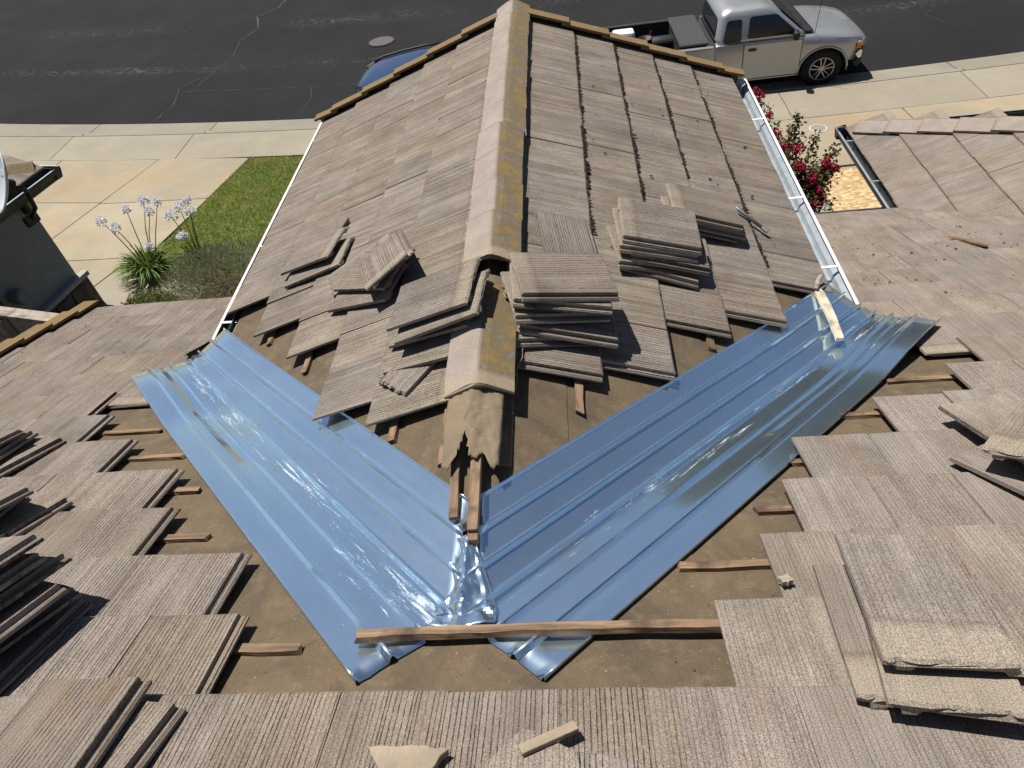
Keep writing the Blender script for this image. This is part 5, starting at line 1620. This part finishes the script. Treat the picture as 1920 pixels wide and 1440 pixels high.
MB().box((0, 0, 0), (1.0, 1.1, .5)).build('wheel_well', M_PLASTIC, tr, TM @ Matrix.Translation((0.02, 0, .62)))
# fender flare
for s_ in (-1, 1):
    pts = [Vector((.425 * math.cos(R(a)), s_ * .842, .36 + .425 * math.sin(R(a)))) for a in range(-8, 189, 14)]
    MB().tube(pts, .020, 6).build('fender_lip', M_SILVER, tr, TM, smooth=True)
# cab
def ring(x0, x1, y, z, n=5, r_=.12):
    """rounded rectangle ring in plan at height z"""
    P = []
    for cx, cy, a0 in ((x1 - r_, -y + r_, -90), (x1 - r_, y - r_, 0), (x0 + r_, y - r_, 90), (x0 + r_, -y + r_, 180)):
        for k in range(n + 1):
            a = R(a0 + 90 * k / n)
            P.append((cx + r_ * math.cos(a), cy + r_ * math.sin(a), z))
    return P
cr = [ring(-1.90, -.32, .80, 1.03, r_=.14), ring(-1.885, -.40, .785, 1.10, r_=.14), ring(-1.84, -.80, .69, 1.46, r_=.13), ring(-1.80, -.90, .655, 1.535, r_=.13), ring(-1.72, -.99, .59, 1.585, r_=.12), ring(-1.60, -1.10, .45, 1.605, r_=.10)]
cab = MB().sweep(None, cr).build('cab', M_SILVER, tr, TM, smooth=True)
def side_pt(x, z, s_):               # on the cab flank
    t = (z - 1.10) / .36
    return Vector((x, s_ * (.785 - .095 * t + .004), z))
def pane(name, pts, off, par, mat=M_GLASS):
    pts = [Vector(p) for p in pts]
    # round the outline
    Q = []
    n = len(pts)
    for i in range(n):
        a, b_, c = pts[i - 1], pts[i], pts[(i + 1) % n]
        for t in (.0, .35, .65, 1.0):
            p = b_ + (a - b_).normalized() * .05; q = b_ + (c - b_).normalized() * .05
            Q.append((p * (1 - t) ** 2 + b_ * 2 * t * (1 - t) + q * t * t))
    off = Vector(off)
    return MB().prism(Q, off).build(name, mat, par, TM)
for s_ in (-1, 1):
    q = (0, s_ * .006, 0)
    a = pane('door_window', [side_pt(-1.36, 1.09, s_), side_pt(-.50, 1.09, s_), side_pt(-.55, 1.15, s_), side_pt(-.88, 1.455, s_), side_pt(-1.33, 1.455, s_)], q, tr)
    pane('quarter_window', [side_pt(-1.79, 1.05, s_), side_pt(-1.47, 1.05, s_), side_pt(-1.46, 1.43, s_), side_pt(-1.71, 1.43, s_)], q, tr)
    # door with seams, handle
    dr_ = MB().prism([(-1.41, s_ * .8455, .345), (-.425, s_ * .8455, .345), (-.425, s_ * .8455, .98), (-1.41, s_ * .8455, .98)], (0, s_ * .004, 0)).build('door', M_SILVER, tr, TM)
    for x0 in (-1.418, -.418):
        MB().box((0, 0, 0), (.010, .006, .68)).build('seam', M_PLASTIC, dr_, TM @ Matrix.Translation((x0, s_ * .847, .67)))
    MB().box((0, 0, 0), (.99, .006, .010)).build('seam', M_PLASTIC, dr_, TM @ Matrix.Translation((-.918, s_ * .847, .335)))
    MB().box((0, 0, 0), (.14, .030, .050)).build('handle', M_PLASTIC, dr_, TM @ Matrix.Translation((-1.27, s_ * .856, .90)), bevel=.01)
    MB().box((0, 0, 0), (.10, .19, .15)).build('mirror', M_PLASTIC, tr, TM @ Matrix.Translation((-.56, s_ * .90, 1.10)) @ Matrix.Rotation(R(s_ * 12), 4, 'Z'), bevel=.035)
    MB().box((0, 0, 0), (1.45, .02, .03)).build('sill', M_SILVER, tr, TM @ Matrix.Translation((-1.15, s_ * .835, .315)), bevel=.006)
    hl = MB().prism([(.66, s_ * .70, .68), (.745, s_ * .62, .66), (.735, s_ * .60, .79), (.66, s_ * .715, .82), (.55, s_ * .795, .80), (.60, s_ * .785, .70)], (.02, s_ * .018, 0)).build('headlight', M_LAMPGLASS, tr, TM, bevel=.006)
    MB().prism([(.53, s_ * .808, .68), (.62, s_ * .790, .66), (.60, s_ * .795, .79), (.54, s_ * .808, .80)], (.012, s_ * .014, 0)).build('indicator', M_AMBER, hl, TM, bevel=.01)
    wheel(tr, TM, 0, s_ * .72, .36, s_)
    wheel(tr, TM, -3.02, s_ * .72, .36, s_)
pane('windscreen', [(-.405, -.70, 1.108), (-.405, .70, 1.108), (-.80, .60, 1.47), (-.80, -.60, 1.47)], (.012, 0, .012), tr)
pane('rear_window', [(-1.892, -.60, 1.12), (-1.892, .60, 1.12), (-1.850, .54, 1.44), (-1.850, -.54, 1.44)], (-.006, 0, .002), tr)
for k in (-1, 1): MB().tube([(-.34, k * .30 - .1, 1.105), (-.50, k * .30 + .30, 1.215)], .009, 5).build('wiper', M_PLASTIC, tr, TM)
MB().prism([(-.30, -.72, 1.066), (-.20, -.70, 1.060), (-.20, .70, 1.060), (-.30, .72, 1.066)], (-.06, 0, .016)).build('cowl', M_PLASTIC, tr, TM)
MB().tube([(-.20, -.74, 1.03), (-.17, -.76, 1.85)], .005, 5).build('antenna', M_PLASTIC, tr, TM)
# bumper
rr = []
for k in range(13):
    a = -1 + 2 * k / 12
    y = a * .84; x = .80 - .20 * abs(a) ** 3.2
    rr.append([(x, y, .50), (x + .045, y, .52), (x + .045, y, .64), (x, y, .66), (x - .06, y, .58)])
bp = MB().sweep(None, rr).build('front_bumper', M_CHROME, tr, TM, smooth=False)
rr = [[(p[0] - .015, p[1], p[2] - .16) for p in r_] for r_ in rr]
MB().sweep(None, rr).build('valance', M_PLASTIC, bp, TM)
rr = []
for k in range(13):
    a = -1 + 2 * k / 12
    y = a * .80; x = .795 - .20 * abs(a) ** 3.2
    rr.append([(x, y, .655), (x + .05, y, .66), (x + .045, y, .69), (x, y, .70)])
MB().sweep(None, rr).build('bumper_strip', M_PLASTIC, bp, TM)
# bed
bd = MB()
for s_ in (-1, 1): bd.box((-2.90, s_ * .80, .71), (1.94, .075, .60))
bd.box((-3.87, 0, .71), (.05, 1.675, .60))
bd.box((-1.955, 0, .70), (.05, 1.60, .58))
bed = bd.build('bed', M_SILVER, tr, TM, bevel=.015)
cut(bed, [(-3.02, .36, .42, -1.2, -.60), (-3.02, .36, .42, .60, 1.2)])
MB().box((0, 0, 0), (1.86, 1.50, .04)).build('bed_floor', M_LINER, tr, TM @ Matrix.Translation((-2.91, 0, .55)))
for s_ in (-1, 1):
    MB().box((0, 0, 0), (1.86, .012, .46)).build('bed_liner', M_LINER, tr, TM @ Matrix.Translation((-2.91, s_ * .752, .79)))
    MB().box((0, 0, 0), (1.92, .085, .018)).build('bed_rail', M_LINER if s_ > 0 else M_SILVER, tr, TM @ Matrix.Translation((-2.90, s_ * .80, 1.018)), bevel=.006)
MB().box((0, 0, 0), (.012, 1.5, .46)).build('bed_liner', M_LINER, tr, TM @ Matrix.Translation((-3.84, 0, .79)))
MB().box((0, 0, 0), (.05, 1.66, .58)).build('tailgate', M_SILVER, tr, TM @ Matrix.Translation((-3.90, 0, .71)), bevel=.01)
# toolbox across the bed
tb = empty('toolbox', TM @ Vector((-2.28, 0, .95))); tag(tb, 'black ribbed toolbox across the truck bed behind the cab', 'toolbox')
MB().box((0, 0, 0), (.44, 1.46, .34)).build('box', M_LINER, tb, TM @ Matrix.Translation((-2.26, .02, .86)), bevel=.01)
lid = MB().box((0, 0, 0), (.50, 1.50, .03)).build('lid', plain('ribbed_lid', (.045, .047, .05), .5), tb, TM @ Matrix.Translation((-2.26, .02, 1.06)))
for k in range(13):
    MB().box((0, 0, 0), (.016, 1.47, .012)).build('rib', plain('rib_grey', (.07, .072, .075), .5) if k == 0 else bpy.data.materials['rib_grey'], lid, TM @ Matrix.Translation((-2.47 + .036 * k, .02, 1.081)))
o = MB().box((0, 0, 0), (.40, .30, .20)).build('white_cooler', M_WHITE, None, TM @ Matrix.Translation((-3.42, .05, 1.10)), bevel=.05)
tag(o, 'white rounded cooler at the rear of the truck bed', 'cooler')
MB().box((0, 0, 0), (.39, .29, .22)).build('cooler_base', M_RED, o, TM @ Matrix.Translation((-3.42, .05, .85)), bevel=.02)
o = MB().lathe([(.10, 0), (.13, .30), (.138, .30), (.138, .32), (.125, .32), (.095, .02), (0, .02)], (0, 0, 0), 'z', 24, caps=False).build('bucket', M_PLASTIC, None, TM @ Matrix.Translation((-3.02, .02, .70)), smooth=True)
tag(o, 'black open bucket in the truck bed', 'bucket')
MB().tube([(-2.98, .10, .78), (-2.90, .14, 1.10)], .014, 6).build('red_handle', M_RED, o, TM)
o = MB().lathe([(0, -.28), (.14, -.28), (.15, -.26), (.15, .26), (.14, .28), (0, .28)], (0, 0, 0), 'x', 20, caps=False).build('black_drum', M_PLASTIC, None, TM @ Matrix.Translation((-2.72, .25, .78)), smooth=True)
tag(o, 'black drum lying between bucket and toolbox in the truck bed', 'drum')

# blue car half hidden by the gable
CM = Matrix.Translation((-2.72, 12.52, GZ + .01)) @ Matrix.Rotation(R(-3.0), 4, 'Z') @ Matrix.Rotation(math.pi, 4, 'Z') @ Matrix.Diagonal((.97, .97, .90, 1))
bc = empty('blue_car', (-1.5, 12.5, GZ)); tag(bc, 'dark blue car mostly hidden behind the gable rake', 'car')
def csec(x, w, zt, zb, sh): return (x, [(0, zb), (w * .85, zb), (w - .02, zb + .08), (w, zb + .22), (w - .004, sh - .14), (w - .05, sh - .03), (w - .16, zt - .03), (w * .5, zt - .008), (0, zt)])
csecs = [csec(.86, .38, .62, .34, .60), csec(.82, .55, .70, .28, .68), csec(.72, .69, .77, .24, .74), csec(.50, .79, .84, .22, .80), csec(.1, .84, .90, .22, .86), csec(-.35, .85, .96, .22, .92), csec(-1.0, .86, .98, .22, .95), csec(-2.2, .86, .99, .22, .96), csec(-3.0, .84, .99, .24, .95), csec(-3.3, .76, .96, .28, .92), csec(-3.42, .66, .90, .36, .86)]
cb = loft('body', csecs, M_BLUE, bc, CM)
cut(cb, [(0, .31, .34, -1.2, -.52), (0, .31, .34, .52, 1.2), (-2.55, .31, .34, -1.2, -.52), (-2.55, .31, .34, .52, 1.2)])
cr = [ring(-3.0, -.95, .76, .95, r_=.16), ring(-2.8, -1.3, .66, 1.22, r_=.16), ring(-2.55, -1.5, .58, 1.38, r_=.16), ring(-2.3, -1.7, .45, 1.40, r_=.14)]
MB().sweep(None, cr).build('greenhouse', M_GLASS, bc, CM, smooth=True)
MB().prism([(-2.5, -.50, 1.402), (-1.65, -.50, 1.402), (-1.65, .50, 1.402), (-2.5, .50, 1.402)], (0, 0, .02)).build('roof', M_BLUE, bc, CM, bevel=.008)
for s_ in (-1, 1):
    wheel(bc, CM, 0, s_ * .73, .31, s_)
    wheel(bc, CM, -2.55, s_ * .73, .31, s_)
    MB().prism([(.70, s_ * .60, .66), (.80, s_ * .50, .62), (.78, s_ * .46, .72), (.62, s_ * .62, .77), (.52, s_ * .72, .76)], (.03, s_ * .03, .02)).build('headlight', M_PLASTIC, bc, CM, bevel=.01)
    MB().box((0, 0, 0), (.12, .16, .10)).build('mirror', M_BLUE, bc, CM @ Matrix.Translation((-1.22, s_ * .90, 1.0)), bevel=.03)
# black strip along the kerbless shoulder of the bonnet
MB().tube([(.66, -.60, .775), (.48, -.70, .83), (.1, -.76, .885), (-.35, -.78, .945), (-.8, -.79, .965)], .022, 6).build('bonnet_strip', M_PLASTIC, bc, CM, smooth=True)
